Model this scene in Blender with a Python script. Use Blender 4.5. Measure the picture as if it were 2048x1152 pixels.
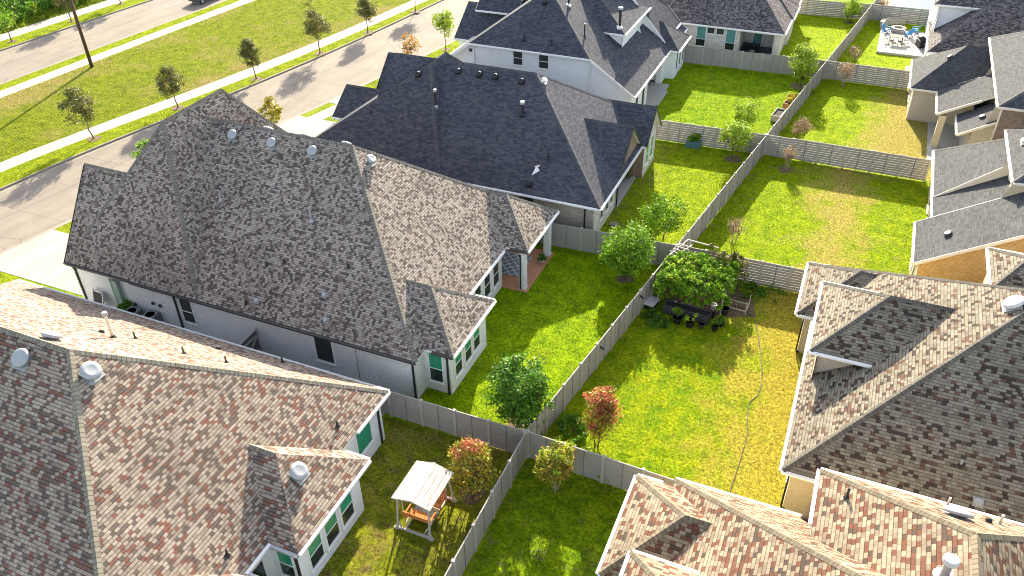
import bpy, math, random
import numpy as np
from mathutils import Vector, Matrix, noise as mnoise
R = math.radians
M = {}
S = bpy.context.scene
for o in list(bpy.data.objects): bpy.data.objects.remove(o)
COL = S.collection

# ------------------------------------------------------------------ camera, world, sun, exposure
cam_d = bpy.data.cameras.new('camera'); cam = bpy.data.objects.new('camera', cam_d); COL.objects.link(cam)
cam_d.sensor_width = 36.0; cam_d.lens = 1641.71 / 2048 * 36; cam_d.clip_start = 0.5; cam_d.clip_end = 2000
cam.matrix_world = (Matrix.Translation((0, 0, 31.845)) @ Matrix.Rotation(R(23.708), 4, 'Z')
                    @ Matrix.Rotation(R(90 - 35.839), 4, 'X') @ Matrix.Rotation(R(-0.9946), 4, 'Z'))
S.camera = cam
SUN_EL, SUN_AZ = 22.5, -16.0            # elevation; compass angle from +Y towards +X
w = bpy.data.worlds.new("World"); S.world = w; w.use_nodes = True
wn = w.node_tree; bg = wn.nodes['Background']
sky = wn.nodes.new('ShaderNodeTexSky'); sky.sky_type = 'NISHITA'; sky.sun_disc = False
sky.sun_elevation = R(SUN_EL); sky.sun_rotation = R(SUN_AZ); sky.air_density = .8; sky.dust_density = 1.5; sky.ozone_density = 1.0
hz = wn.nodes.new('ShaderNodeHueSaturation'); hz.inputs['Saturation'].default_value = .6
wn.links.new(sky.outputs[0], hz.inputs['Color']); wn.links.new(hz.outputs[0], bg.inputs[0]); bg.inputs[1].default_value = 0.135
sd = bpy.data.lights.new('sun', 'SUN'); sd.energy = 5.0; sd.angle = R(0.6); sd.color = (1.0, 0.885, 0.70)
sun = bpy.data.objects.new('sun', sd); COL.objects.link(sun)
ax, ay = math.sin(R(SUN_AZ)) * math.cos(R(SUN_EL)), math.cos(R(SUN_AZ)) * math.cos(R(SUN_EL))
sun.rotation_euler = Vector((ax, ay, math.sin(R(SUN_EL)))).to_track_quat('Z', 'Y').to_euler()
S.view_settings.view_transform = 'Standard'; S.view_settings.look = 'None'
S.view_settings.exposure = 1.9; S.view_settings.gamma = 1.0
S.cycles.filter_width = 1.0; S.render.resolution_x, S.render.resolution_y = 1024, 576

# ------------------------------------------------------------------ object helpers
class MB:
    """collects faces (with uv) and builds one mesh object"""
    def __init__(s): s.v = []; s.f = []; s.uv = []; s.mi = []
    def face(s, pts, uv=None, mi=0):
        n = len(s.v); s.v += [tuple(p) for p in pts]; s.f.append(tuple(range(n, n + len(pts))))
        s.uv.append(uv if uv else [(0, 0)] * len(pts)); s.mi.append(mi)
    def box(s, c, d, rz=0.0, mi=0, tilt=None, skip=''):
        cx, cy, cz = c; hx, hy, hz = d[0] / 2, d[1] / 2, d[2] / 2
        M = Matrix.Rotation(rz, 3, 'Z')
        if tilt is not None: M = M @ tilt
        P = [Vector(c) + M @ Vector((x * hx, y * hy, z * hz)) for x, y, z in
             ((-1,-1,-1),(1,-1,-1),(1,1,-1),(-1,1,-1),(-1,-1,1),(1,-1,1),(1,1,1),(-1,1,1))]
        for k, q in (('b',(3,2,1,0)),('t',(4,5,6,7)),('s',(0,1,5,4)),('e',(1,2,6,5)),('n',(2,3,7,6)),('w',(3,0,4,7))):
            if k in skip: continue
            a, b = (d[0], d[1]) if k in 'bt' else ((d[0], d[2]) if k in 'sn' else (d[1], d[2]))
            s.face([P[i] for i in q], [(0,0),(a,0),(a,b),(0,b)], mi)
    def bar(s, p, q, wd, ht=None, mi=0, up=(0,0,1)):
        p, q = Vector(p), Vector(q); d = q - p; L = d.length
        if L < 1e-6: return
        d.normalize(); u = Vector(up)
        if abs(d.dot(u)) > .98: u = Vector((1,0,0))
        x = d.cross(u).normalized(); z = x.cross(d).normalized(); ht = ht or wd
        M = Matrix((x, d, z)).transposed()
        s.box((p + q) / 2, (wd, L, ht), 0, mi, M)
    def tube(s, pts, rad, n=8, cap=True, mi=0):
        rings = []; m = len(pts); pts = [Vector(p) for p in pts]
        if not hasattr(rad, '__len__'): rad = [rad] * m
        prev = None
        for i, p in enumerate(pts):
            d = (pts[min(i+1, m-1)] - pts[max(i-1, 0)]).normalized()
            a = Vector((1,0,0)) if abs(d.x) < .9 else Vector((0,1,0))
            if prev is not None: a = prev
            x = (a - d * a.dot(d)).normalized(); y = d.cross(x); prev = x
            rings.append([p + (x * math.cos(t) + y * math.sin(t)) * rad[i] for t in [2*math.pi*k/n for k in range(n)]])
        b = len(s.v)
        for r in rings: s.v += [tuple(q) for q in r]
        for i in range(m - 1):
            for k in range(n):
                s.f.append((b+i*n+k, b+i*n+(k+1)%n, b+(i+1)*n+(k+1)%n, b+(i+1)*n+k)); s.uv.append([(0,0)]*4); s.mi.append(mi)
        if cap:
            s.f.append(tuple(b + n - 1 - k for k in range(n))); s.uv.append([(0,0)]*n); s.mi.append(mi)
            s.f.append(tuple(b + (m-1)*n + k for k in range(n))); s.uv.append([(0,0)]*n); s.mi.append(mi)
    def lathe(s, prof, c=(0,0,0), n=20, mi=0, M=None):
        b = len(s.v); m = len(prof); c = Vector(c)
        for r, z in prof:
            for k in range(n):
                t = 2*math.pi*k/n; p = Vector((r*math.cos(t), r*math.sin(t), z))
                s.v.append(tuple(c + (M @ p if M else p)))
        for i in range(m-1):
            for k in range(n):
                s.f.append((b+i*n+k, b+i*n+(k+1)%n, b+(i+1)*n+(k+1)%n, b+(i+1)*n+k)); s.uv.append([(0,0)]*4); s.mi.append(mi)
        s.f.append(tuple(b+n-1-k for k in range(n))); s.uv.append([(0,0)]*n); s.mi.append(mi)
        s.f.append(tuple(b+(m-1)*n+k for k in range(n))); s.uv.append([(0,0)]*n); s.mi.append(mi)
    def build(s, name, mats, parent=None, smooth=False):
        me = bpy.data.meshes.new(name); me.from_pydata(s.v, [], s.f)
        ul = me.uv_layers.new(name='UVMap'); k = 0
        for fu in s.uv:
            for u in fu: ul.data[k].uv = u; k += 1
        if not isinstance(mats, (list, tuple)): mats = [mats]
        for m in mats: me.materials.append(m)
        for i, p in enumerate(me.polygons):
            p.material_index = s.mi[i]; p.use_smooth = smooth
        me.update()
        o = bpy.data.objects.new(name, me); COL.objects.link(o)
        if parent: o.parent = parent
        return o

def tag(o, label=None, cat=None, group=None, kind=None):
    if label: o['label'] = label
    if cat: o['category'] = cat
    if group: o['group'] = group
    if kind: o['kind'] = kind
    return o
def empty(name, loc=(0,0,0), rz=0.0, label=None, cat=None, group=None):
    o = bpy.data.objects.new(name, None); COL.objects.link(o); o.location = loc; o.rotation_euler = (0,0,rz)
    o.empty_display_size = .3
    return tag(o, label, cat, group)
def rename(o, base):            # Blender gives the .001 suffix itself
    o.name = base
def copy_thing(o, loc, rz=0.0, label=None, scale=None):
    c = o.copy(); COL.objects.link(c); c.location = loc; c.rotation_euler = (0,0,rz)
    if label: c['label'] = label
    if scale: c.scale = scale
    for ch in list(o.children):
        d = ch.copy(); COL.objects.link(d); d.parent = c; d.matrix_parent_inverse = ch.matrix_parent_inverse.copy()
        for g in list(ch.children):
            e = g.copy(); COL.objects.link(e); e.parent = d
    return c

# ------------------------------------------------------------------ material helpers
def newmat(name, rough=.8, spec=.3):
    m = bpy.data.materials.new(name); m.use_nodes = True; nt = m.node_tree
    b = nt.nodes['Principled BSDF']; b.inputs['Roughness'].default_value = rough
    b.inputs['Specular IOR Level'].default_value = spec
    return m, nt, b
def nd(nt, t, **kw):
    n = nt.nodes.new('ShaderNode' + t)
    for k, v in kw.items():
        if k.startswith('i_'): n.inputs[k[2:].replace('_', ' ')].default_value = v
        else: setattr(n, k, v)
    return n
def lk(nt, a, b): nt.links.new(a, b)
def mth(nt, op, a, b=None, c=None):
    n = nt.nodes.new('ShaderNodeMath'); n.operation = op
    for i, x in enumerate((a, b, c)):
        if x is None: continue
        if isinstance(x, (int, float)): n.inputs[i].default_value = x
        else: nt.links.new(x, n.inputs[i])
    return n.outputs[0]
def mixc(nt, f, a, b, mode='MIX'):
    n = nt.nodes.new('ShaderNodeMix'); n.data_type = 'RGBA'; n.blend_type = mode
    for sock, x in ((n.inputs[0], f), (n.inputs[6], a), (n.inputs[7], b)):
        if isinstance(x, (int, float)): sock.default_value = x
        elif isinstance(x, tuple): sock.default_value = (*x, 1) if len(x) == 3 else x
        else: nt.links.new(x, sock)
    return n.outputs[2]
def ramp(nt, fac, stops, interp='LINEAR'):
    n = nt.nodes.new('ShaderNodeValToRGB'); cr = n.color_ramp; cr.interpolation = interp
    while len(cr.elements) < len(stops): cr.elements.new(.5)
    for e, (p, c) in zip(cr.elements, stops):
        e.position = p; e.color = (*c, 1) if hasattr(c, '__len__') else (c, c, c, 1)
    nt.links.new(fac, n.inputs[0]); return n.outputs[0]
def noise(nt, vec, scale, detail=3, rough=.55, dist=0.0):
    n = nt.nodes.new('ShaderNodeTexNoise'); n.inputs['Scale'].default_value = scale
    n.inputs['Detail'].default_value = detail; n.inputs['Roughness'].default_value = rough
    n.inputs['Distortion'].default_value = dist
    if vec is not None: nt.links.new(vec, n.inputs['Vector'])
    return n.outputs[0]
def bump(nt, b, h, strength=.5, dist=.02):
    n = nt.nodes.new('ShaderNodeBump'); n.inputs['Strength'].default_value = strength; n.inputs['Distance'].default_value = dist
    nt.links.new(h, n.inputs['Height']); nt.links.new(n.outputs[0], b.inputs['Normal']); return n
def pos(nt): return nt.nodes.new('ShaderNodeNewGeometry').outputs['Position']
def scalev(nt, v, s):
    n = nt.nodes.new('ShaderNodeVectorMath'); n.operation = 'MULTIPLY'; nt.links.new(v, n.inputs[0]); n.inputs[1].default_value = s
    return n.outputs[0]

def plain(name, col, rough=.6, var=.12, scale=6.0, spec=.35, bmp=.15, metal=0.0):
    m, nt, b = newmat(name, rough, spec); p = pos(nt)
    n = noise(nt, p, scale, 5, .6)
    c = mixc(nt, ramp(nt, n, [(.3, 0.0), (.7, 1.0)]), tuple(x * (1 - var) for x in col), tuple(min(1, x * (1 + var)) for x in col))
    lk(nt, c, b.inputs['Base Color']); b.inputs['Metallic'].default_value = metal
    if bmp: bump(nt, b, noise(nt, p, scale * 8, 3), bmp, .01)
    return m

def shingle(name, pal, h=.165, wd=.30, edge=.45, big=.25, gap=.7):
    m, nt, b = newmat(name, .93, .12)
    uv = nt.nodes.new('ShaderNodeUVMap').outputs[0]; sp = nd(nt, 'SeparateXYZ'); lk(nt, uv, sp.inputs[0])
    vv = mth(nt, 'DIVIDE', sp.outputs[1], h); row = mth(nt, 'FLOOR', vv); fv = mth(nt, 'FRACT', vv)
    wr = nd(nt, 'TexWhiteNoise', noise_dimensions='1D'); lk(nt, row, wr.inputs['W'])
    uu = mth(nt, 'ADD', mth(nt, 'DIVIDE', sp.outputs[0], wd), mth(nt, 'MULTIPLY', wr.outputs[0], 7.0))
    col = mth(nt, 'FLOOR', uu); fu = mth(nt, 'FRACT', uu)
    cb = nd(nt, 'CombineXYZ'); lk(nt, col, cb.inputs[0]); lk(nt, row, cb.inputs[1])
    wn_ = nd(nt, 'TexWhiteNoise', noise_dimensions='3D'); lk(nt, cb.outputs[0], wn_.inputs['Vector'])
    base = ramp(nt, wn_.outputs[0], pal, 'CONSTANT')
    p = pos(nt)
    lg = noise(nt, p, .35, 4, .6); base = mixc(nt, 1.0, base, ramp(nt, lg, [(.25, 1 - big), (.75, 1 + big * .4)]), 'MULTIPLY')
    gr = noise(nt, p, 45, 2, .7); base = mixc(nt, 1.0, base, ramp(nt, gr, [(.3, .72), (.7, 1.22)]), 'MULTIPLY')
    course_shade = mth(nt, 'MULTIPLY', mth(nt, 'LESS_THAN', fv, .18), edge)  # course joint, darkened with the painted shade of the shingle's lower edge
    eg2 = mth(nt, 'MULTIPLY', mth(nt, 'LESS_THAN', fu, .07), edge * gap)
    e = mth(nt, 'MAXIMUM', course_shade, eg2)
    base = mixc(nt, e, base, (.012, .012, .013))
    lk(nt, base, b.inputs['Base Color'])
    hgt = mth(nt, 'SUBTRACT', mth(nt, 'SUBTRACT', 1.0, fv), mth(nt, 'MULTIPLY', mth(nt, 'GREATER_THAN', wn_.outputs[0], .5), .35))
    hgt = mth(nt, 'ADD', hgt, mth(nt, 'MULTIPLY', gr, .35))
    bump(nt, b, hgt, .55, .03)
    return m

def brickmat(name, c1, c2, mortar, bw=.22, bh=.075, rough=.85, msz=.012, var=.3, bstr=.5, big=.12):
    m, nt, b = newmat(name, rough, .25)
    uv = nt.nodes.new('ShaderNodeUVMap').outputs[0]
    br = nd(nt, 'TexBrick'); lk(nt, uv, br.inputs['Vector'])
    br.inputs['Color1'].default_value = (*c1, 1); br.inputs['Color2'].default_value = (*c2, 1); br.inputs['Mortar'].default_value = (*mortar, 1)
    br.inputs['Scale'].default_value = 1.0; br.inputs['Brick Width'].default_value = bw; br.inputs['Row Height'].default_value = bh
    br.inputs['Mortar Size'].default_value = msz; br.inputs['Mortar Smooth'].default_value = .3
    p = pos(nt); n1 = noise(nt, p, .9, 5, .65); n2 = noise(nt, scalev(nt, p, (2.2, 2.2, 6)), 2.0, 4, .7)
    c = mixc(nt, 1.0, br.outputs[0], ramp(nt, n1, [(.25, 1 - big), (.8, 1 + big * .5)]), 'MULTIPLY')
    c = mixc(nt, 1.0, c, ramp(nt, n2, [(.3, 1 - var * .5), (.7, 1 + var * .3)]), 'MULTIPLY')
    lk(nt, c, b.inputs['Base Color'])
    hh = mth(nt, 'ADD', mth(nt, 'MULTIPLY', br.outputs[1], -1.0), mth(nt, 'MULTIPLY', n2, .6)); bump(nt, b, hh, bstr, .012)
    return m

def lawn(name, greens, dry, amount=.0, axis=(0, 0, 0), patch=.5, pscale=.45, bare=None, bare_amt=0.0, mow=0.0, blade=False):
    """grass: greens=(dark, light); dry colour mixed where noise + axis.(x, y, 1) is high"""
    m, nt, b = newmat(name, .95, .08); p = pos(nt)
    g = mixc(nt, ramp(nt, noise(nt, p, 1.1, 6, .7), [(.36, 0.0), (.64, 1.0)]), tuple(x * .85 for x in greens[0]), greens[1])
    sp = nd(nt, 'SeparateXYZ'); lk(nt, p, sp.inputs[0])
    if len(axis) == 4: lin = mth(nt, 'SUBTRACT', axis[2], mth(nt, 'MULTIPLY', mth(nt, 'ABSOLUTE', mth(nt, 'SUBTRACT', sp.outputs[0], axis[1])), axis[0]))
    else: lin = mth(nt, 'ADD', mth(nt, 'ADD', mth(nt, 'MULTIPLY', sp.outputs[0], axis[0]), mth(nt, 'MULTIPLY', sp.outputs[1], axis[1])), axis[2])
    pn = mth(nt, 'SUBTRACT', mth(nt, 'MULTIPLY', noise(nt, p, pscale, 7, .72), 1 + patch * 4), (1 + patch * 4) * .5)
    mask = mth(nt, 'ADD', mth(nt, 'ADD', pn, lin), amount)
    msk = nt.nodes.new('ShaderNodeClamp'); lk(nt, mth(nt, 'ADD', mask, .0), msk.inputs[0])
    d = mixc(nt, noise(nt, p, 3.0, 5, .7), tuple(x * .75 for x in dry), tuple(min(1, x * 1.25) for x in dry))
    c = mixc(nt, msk.outputs[0], g, d)
    if bare:
        bn = ramp(nt, noise(nt, p, .8, 8, .75), [(.56 - bare_amt, 0.0), (.68 - bare_amt, 1.0)])
        c = mixc(nt, mth(nt, 'MULTIPLY', bn, .85), c, bare)
    f1 = noise(nt, p, 5.5, 5, .75); f2 = noise(nt, p, 22, 3, .7)
    c = mixc(nt, 1.0, c, ramp(nt, f1, [(.35, .5), (.65, 1.5)]), 'MULTIPLY')
    c = mixc(nt, 1.0, c, ramp(nt, f2, [(.25, .38), (.75, 1.6)]), 'MULTIPLY')
    if mow:
        wv = nd(nt, 'TexWave', wave_type='BANDS', bands_direction='X'); wv.inputs['Scale'].default_value = 1.1
        wv.inputs['Distortion'].default_value = 1.5; wv.inputs['Detail'].default_value = 3
        rt = nd(nt, 'VectorRotate', rotation_type='Z_AXIS'); rt.inputs['Angle'].default_value = R(12); lk(nt, p, rt.inputs['Vector'])
        lk(nt, rt.outputs[0], wv.inputs['Vector'])
        c = mixc(nt, mow, c, mixc(nt, 1.0, c, ramp(nt, wv.outputs[1], [(0, .7), (1, 1.25)]), 'MULTIPLY'))
    if blade:
        gi = nt.nodes.new('ShaderNodeNewGeometry').outputs['Random Per Island']
        c = mixc(nt, 1.0, c, ramp(nt, gi, [(0, .42), (.5, .95), (1, 1.6)]), 'MULTIPLY')
        lk(nt, c, b.inputs['Base Color']); t = nd(nt, 'BsdfTranslucent'); lk(nt, c, t.inputs[0]); mx = nd(nt, 'MixShader'); mx.inputs[0].default_value = .5
        lk(nt, b.outputs[0], mx.inputs[1]); lk(nt, t.outputs[0], mx.inputs[2]); lk(nt, mx.outputs[0], nt.nodes['Material Output'].inputs[0]); return m
    M[name + '_blade'] = lawn(name + '_blades', greens, dry, amount, axis, patch, pscale, bare, bare_amt, mow, True)
    lk(nt, c, b.inputs['Base Color'])
    h = mth(nt, 'ADD', mth(nt, 'MULTIPLY', f1, 1.0), mth(nt, 'MULTIPLY', f2, .8)); bump(nt, b, h, .95, .16)
    return m

def leafmat(name, cols, trans=.24):
    m, nt, b = newmat(name, .6, .25)
    g = nt.nodes.new('ShaderNodeNewGeometry'); k = len(cols)
    c = ramp(nt, g.outputs['Random Per Island'], [(i / max(1, k - 1) if k > 1 else 0, cc) for i, cc in enumerate(cols)])
    c = mixc(nt, 1.0, c, ramp(nt, noise(nt, g.outputs['Position'], 1.6, 2), [(.3, .55), (.7, 1.3)]), 'MULTIPLY')
    c = mixc(nt, 1.0, c, ramp(nt, mth(nt, 'FRACT', mth(nt, 'MULTIPLY', g.outputs['Random Per Island'], 37.0)), [(0, .5), (1, 1.4)]), 'MULTIPLY')
    lk(nt, c, b.inputs['Base Color'])
    t = nd(nt, 'BsdfTranslucent'); lk(nt, c, t.inputs[0]); mx = nd(nt, 'MixShader'); mx.inputs[0].default_value = trans
    lk(nt, b.outputs[0], mx.inputs[1]); lk(nt, t.outputs[0], mx.inputs[2])
    lk(nt, mx.outputs[0], nt.nodes['Material Output'].inputs[0]); return m

def concrete(name, col, joints=0.0, stain=.15, scale=1.0):
    m, nt, b = newmat(name, .9, .2); p = pos(nt)
    c = mixc(nt, ramp(nt, noise(nt, p, .5, 7, .7), [(.3, 0.0), (.7, 1.0)]), tuple(x * (1 - stain) for x in col), col)
    c = mixc(nt, 1.0, c, ramp(nt, noise(nt, p, 30, 3, .7), [(.3, .9), (.7, 1.08)]), 'MULTIPLY')
    if joints:
        uv = nt.nodes.new('ShaderNodeUVMap').outputs[0]; sp = nd(nt, 'SeparateXYZ'); lk(nt, uv, sp.inputs[0])
        j = mth(nt, 'LESS_THAN', mth(nt, 'FRACT', mth(nt, 'DIVIDE', sp.outputs[1], joints)), .012 * 2.2 / joints * 1.6)
        j2 = mth(nt, 'LESS_THAN', mth(nt, 'ABSOLUTE', mth(nt, 'SUBTRACT', sp.outputs[0], joints)), .03)
        vo = nd(nt, 'TexVoronoi', feature='DISTANCE_TO_EDGE'); vo.inputs['Scale'].default_value = .13; lk(nt, mixc(nt, .25, p, nd(nt, 'TexNoise').outputs[1]) if 0 else p, vo.inputs['Vector'])
        ck = mth(nt, 'MULTIPLY', mth(nt, 'LESS_THAN', vo.outputs[0], .0035), mth(nt, 'GREATER_THAN', noise(nt, p, .12, 2), .55))
        c = mixc(nt, mth(nt, 'MULTIPLY', mth(nt, 'MAXIMUM', mth(nt, 'MAXIMUM', j, j2), ck), .7), c, tuple(x * .3 for x in col))
        st = noise(nt, scalev(nt, p, (.5, .12, 1)), 1.0, 6, .7); c = mixc(nt, 1.0, c, ramp(nt, st, [(.35, .82), (.6, 1.05)]), 'MULTIPLY')
    lk(nt, c, b.inputs['Base Color']); bump(nt, b, noise(nt, p, 40, 3), .15, .01); return m
# ------------------------------------------------------------------ materials
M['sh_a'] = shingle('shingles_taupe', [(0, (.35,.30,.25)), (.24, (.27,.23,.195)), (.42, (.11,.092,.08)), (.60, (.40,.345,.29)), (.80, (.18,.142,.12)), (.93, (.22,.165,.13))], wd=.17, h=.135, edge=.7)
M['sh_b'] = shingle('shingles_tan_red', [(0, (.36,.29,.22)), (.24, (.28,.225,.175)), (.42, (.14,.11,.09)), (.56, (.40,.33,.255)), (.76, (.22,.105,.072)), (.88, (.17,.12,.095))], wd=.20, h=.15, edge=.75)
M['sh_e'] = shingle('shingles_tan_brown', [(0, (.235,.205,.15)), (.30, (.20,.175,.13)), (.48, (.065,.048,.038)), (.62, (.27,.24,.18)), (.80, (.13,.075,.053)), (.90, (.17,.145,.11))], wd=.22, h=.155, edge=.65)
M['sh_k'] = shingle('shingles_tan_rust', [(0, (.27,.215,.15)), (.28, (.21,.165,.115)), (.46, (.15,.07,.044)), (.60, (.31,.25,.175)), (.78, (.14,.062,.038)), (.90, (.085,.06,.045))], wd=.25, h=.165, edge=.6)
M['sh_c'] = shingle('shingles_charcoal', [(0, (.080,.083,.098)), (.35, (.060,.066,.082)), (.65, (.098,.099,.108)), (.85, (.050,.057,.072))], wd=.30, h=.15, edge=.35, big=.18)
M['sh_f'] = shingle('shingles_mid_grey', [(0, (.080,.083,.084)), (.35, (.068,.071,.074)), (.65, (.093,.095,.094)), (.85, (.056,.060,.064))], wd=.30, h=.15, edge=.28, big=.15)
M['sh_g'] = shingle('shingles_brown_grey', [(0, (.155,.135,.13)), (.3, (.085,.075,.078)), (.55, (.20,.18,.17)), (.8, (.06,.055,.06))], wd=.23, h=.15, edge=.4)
for k, c in dict(a=(.20,.185,.155), b=(.26,.23,.175), e=(.13,.12,.10), k=(.20,.165,.115), c=(.09,.092,.10), f=(.13,.128,.12), g=(.13,.12,.115)).items():
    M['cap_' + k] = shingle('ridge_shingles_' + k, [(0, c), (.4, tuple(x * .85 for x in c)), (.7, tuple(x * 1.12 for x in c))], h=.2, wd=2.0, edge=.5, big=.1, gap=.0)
M['brick_white'] = brickmat('painted_white_brick', (.88,.88,.85), (.76,.77,.76), (.58,.58,.56), var=.22, bstr=.9, msz=.010)
M['brick_white2'] = brickmat('limewashed_brick', (.74,.69,.60), (.56,.52,.46), (.62,.59,.54), var=.3)
M['brick_tan'] = brickmat('tan_brown_brick', (.46,.39,.32), (.27,.22,.18), (.46,.42,.36), var=.35)
M['brick_red'] = brickmat('brown_red_brick', (.20,.12,.085), (.33,.23,.17), (.26,.22,.18), var=.35)
M['brick_orange'] = brickmat('orange_brown_brick', (.60,.38,.15), (.46,.27,.10), (.62,.44,.22), bh=.085, bw=.26, var=.3)
M['brick_cream'] = brickmat('cream_brick', (.66,.55,.36), (.58,.48,.32), (.52,.43,.29), var=.15, msz=.009)
M['brick_beige'] = brickmat('beige_brick', (.52,.46,.36), (.44,.39,.31), (.46,.41,.34), var=.2, msz=.009)
M['stucco'] = plain('white_painted_siding', (.72,.73,.73), .8, .04, 1.2, bmp=.25)
M['white'] = plain('white_trim_paint', (.74,.73,.70), .5, .04, 3, bmp=.05)
M['cream'] = plain('cream_trim_paint', (.70,.64,.52), .6, .05, 3, bmp=.05)
M['black'] = plain('black_metal', (.018,.018,.02), .45, .2, 8, bmp=.05)
M['dark'] = plain('dark_interior', (.02,.02,.022), .9, .2, 3, bmp=0)
M['bronze'] = plain('dark_bronze_gutter', (.05,.045,.04), .5, .2, 5, bmp=.05)
M['galv'] = plain('galvanised_metal', (.36,.37,.37), .5, .12, 9, spec=.5, bmp=.1, metal=.35)
M['whitemetal'] = plain('white_enamelled_metal', (.52,.52,.50), .45, .06, 6, spec=.5, bmp=.06)
def glass(name, col, rough=.12):
    m, nt, b = newmat(name, rough, .6); p = pos(nt)
    c = mixc(nt, noise(nt, p, 1.3, 3), tuple(x * .7 for x in col), tuple(min(1, x * 1.25) for x in col)); lk(nt, c, b.inputs['Base Color']); return m
M['gl_green'] = glass('green_pane_with_reflection', (.03,.27,.15)); M['gl_dark'] = glass('dark_pane', (.018,.03,.032), .08)  # green of tinted glass and reflected grass, put into the base colour
M['gl_teal'] = glass('teal_blind_pane', (.10,.27,.25), .3); M['gl_lime'] = glass('bright_green_pane', (.13,.36,.07), .25)
M['gl_screen'] = glass('dark_screened_pane', (.022,.028,.03), .5)
# fence boards
def fencemat(name, col):
    m, nt, b = newmat(name, .85, .2); p = pos(nt)
    n = noise(nt, scalev(nt, p, (1.2, 1.2, 9)), 2.2, 6, .7)
    c = mixc(nt, ramp(nt, n, [(.25, 0.0), (.75, 1.0)]), tuple(x * .80 for x in col), tuple(min(1, x * 1.15) for x in col))
    c = mixc(nt, ramp(nt, noise(nt, p, .5, 4), [(.45, 0.0), (.75, .5)]), c, tuple(x * .74 for x in col))
    lk(nt, c, b.inputs['Base Color']); bump(nt, b, n, .4, .015); return m
M['fence'] = fencemat('weathered_grey_boards', (.33,.31,.275)); M['fence_post'] = fencemat('grey_fence_posts', (.40,.375,.325)); M['fence_dark'] = fencemat('dark_fence_battens', (.16,.15,.14))
M['wood_or'] = fencemat('orange_stained_wood', (.50,.20,.06)); M['wood_wh'] = fencemat('whitewashed_wood', (.46,.42,.37))
M['wood_pole'] = fencemat('brown_pole_wood', (.10,.065,.045)); M['cedar'] = fencemat('cedar_planter', (.42,.20,.09))
M['road'] = concrete('road_concrete', (.24,.205,.165), 4.5, .16); M['kerb'] = concrete('kerb_concrete', (.28,.25,.20), 0, .2)
M['walk'] = concrete('pavement_concrete', (.42,.385,.32), 1.5, .08); M['drive'] = concrete('driveway_concrete', (.38,.355,.295), 3.2, .08)
M['patio_pink'] = concrete('patio_salmon', (.55,.27,.15), 0, .2); M['patio'] = concrete('patio_concrete', (.40,.385,.35), 0, .12)
M['bark'] = plain('tree_bark', (.13,.095,.07), .9, .3, 9, bmp=.5); M['bark_pale'] = plain('pale_bark', (.34,.26,.20), .85, .25, 9, bmp=.3)
M['mulch'] = plain('brown_mulch', (.14,.09,.06), .95, .45, 14, bmp=1.0); M['soil'] = plain('dark_soil', (.025,.02,.018), .95, .4, 14, bmp=.9)
M['earth'] = lawn('outer_grass_ground', ((0.0852,0.143,0.011), (0.156,0.221,0.0165)), (.22,.18,.06), -.2, patch=.5, pscale=.2)
G_V = ((0.17,0.312,0.0033), (0.355,0.501,0.0033))
M['lawn_b'] = lawn('dull_olive_lawn', ((0.17,0.221,0.011), (0.355,0.364,0.022)), (.33,.25,.07), .1, patch=1.0, pscale=.6, bare=(.17,.11,.055), bare_amt=.03)  # dull olive grass with brown bare patches, its own colour
M['lawn_a'] = lawn('vivid_lawn', G_V, (.30,.30,.02), -.15, patch=.7, pscale=.5, bare=(.16,.14,.05), bare_amt=-.07)
M['lawn_c'] = lawn('green_lawn_worn', ((0.202,0.316,0.0044), (0.37,0.456,0.0066)), (.24,.20,.06), -.05, axis=(-.16,0,-1.95), patch=.5, pscale=.5)
M['lawn_d'] = lawn('green_lawn_far', ((0.17,0.316,0.0044), (0.33,0.445,0.0066)), (.26,.25,.05), -.25, patch=.6, pscale=.35)
M['lawn_k'] = lawn('green_lawn_bare_patches', ((0.139,0.263,0.0044), (0.291,0.407,0.0066)), (.22,.21,.05), -.2, patch=.6, pscale=.6, bare=(.26,.19,.12), bare_amt=-.02)
M['lawn_e'] = lawn('lawn_green_to_gold', ((0.171,0.323,0.0044), (0.383,0.431,0.0066)), (.43,.37,.045), 0, axis=(.30,0,1.30), patch=.85, pscale=.5, bare=(.30,.24,.08), bare_amt=-.05)
M['lawn_f'] = lawn('lawn_green_to_straw', ((0.205,0.332,0.0044), (0.352,0.435,0.0066)), (.42,.36,.080), 0, axis=(.32,1.2,.95,0), patch=1.1, pscale=.35, bare=(.30,.25,.10), bare_amt=-.01)
M['lawn_h'] = lawn('lawn_green_to_tan', ((0.21,0.339,0.0044), (0.361,0.445,0.0066)), (.40,.34,.080), -.1, axis=(.40,-.06,4.2), patch=.7, pscale=.4)
M['lawn_t'] = lawn('lawn_bright_green', ((0.241,0.374,0.0044), (0.399,0.491,0.0088)), (.26,.26,.05), -.2, patch=.3, pscale=.5)
M['verge'] = lawn('verge_grass', ((0.2,0.284,0.0044), (0.321,0.371,0.0077)), (.26,.25,.04), -.25, patch=.4, pscale=.4)
M['median'] = lawn('mown_median_grass', ((0.145,0.207,0.0055), (0.26,0.296,0.0132)), (.30,.25,.075), .04, patch=1.5, pscale=.11, mow=.9)
M['wild'] = lawn('rough_grass', ((0.0852,0.156,0.0088), (0.241,0.299,0.022)), (.30,.28,.07), -.2, patch=.7, pscale=.25)
M['lf_green'] = leafmat('leaves_fresh_green', [(.11,.26,.008), (.19,.36,.015), (.28,.44,.02), (.08,.20,.012)])
M['lf_lime'] = leafmat('leaves_lime', [(.26,.40,.02), (.34,.46,.025), (.19,.33,.015), (.42,.48,.04)])
M['lf_dark'] = leafmat('leaves_dark_green', [(.05,.16,.012), (.09,.22,.015), (.15,.30,.02), (.04,.11,.012)])
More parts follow.
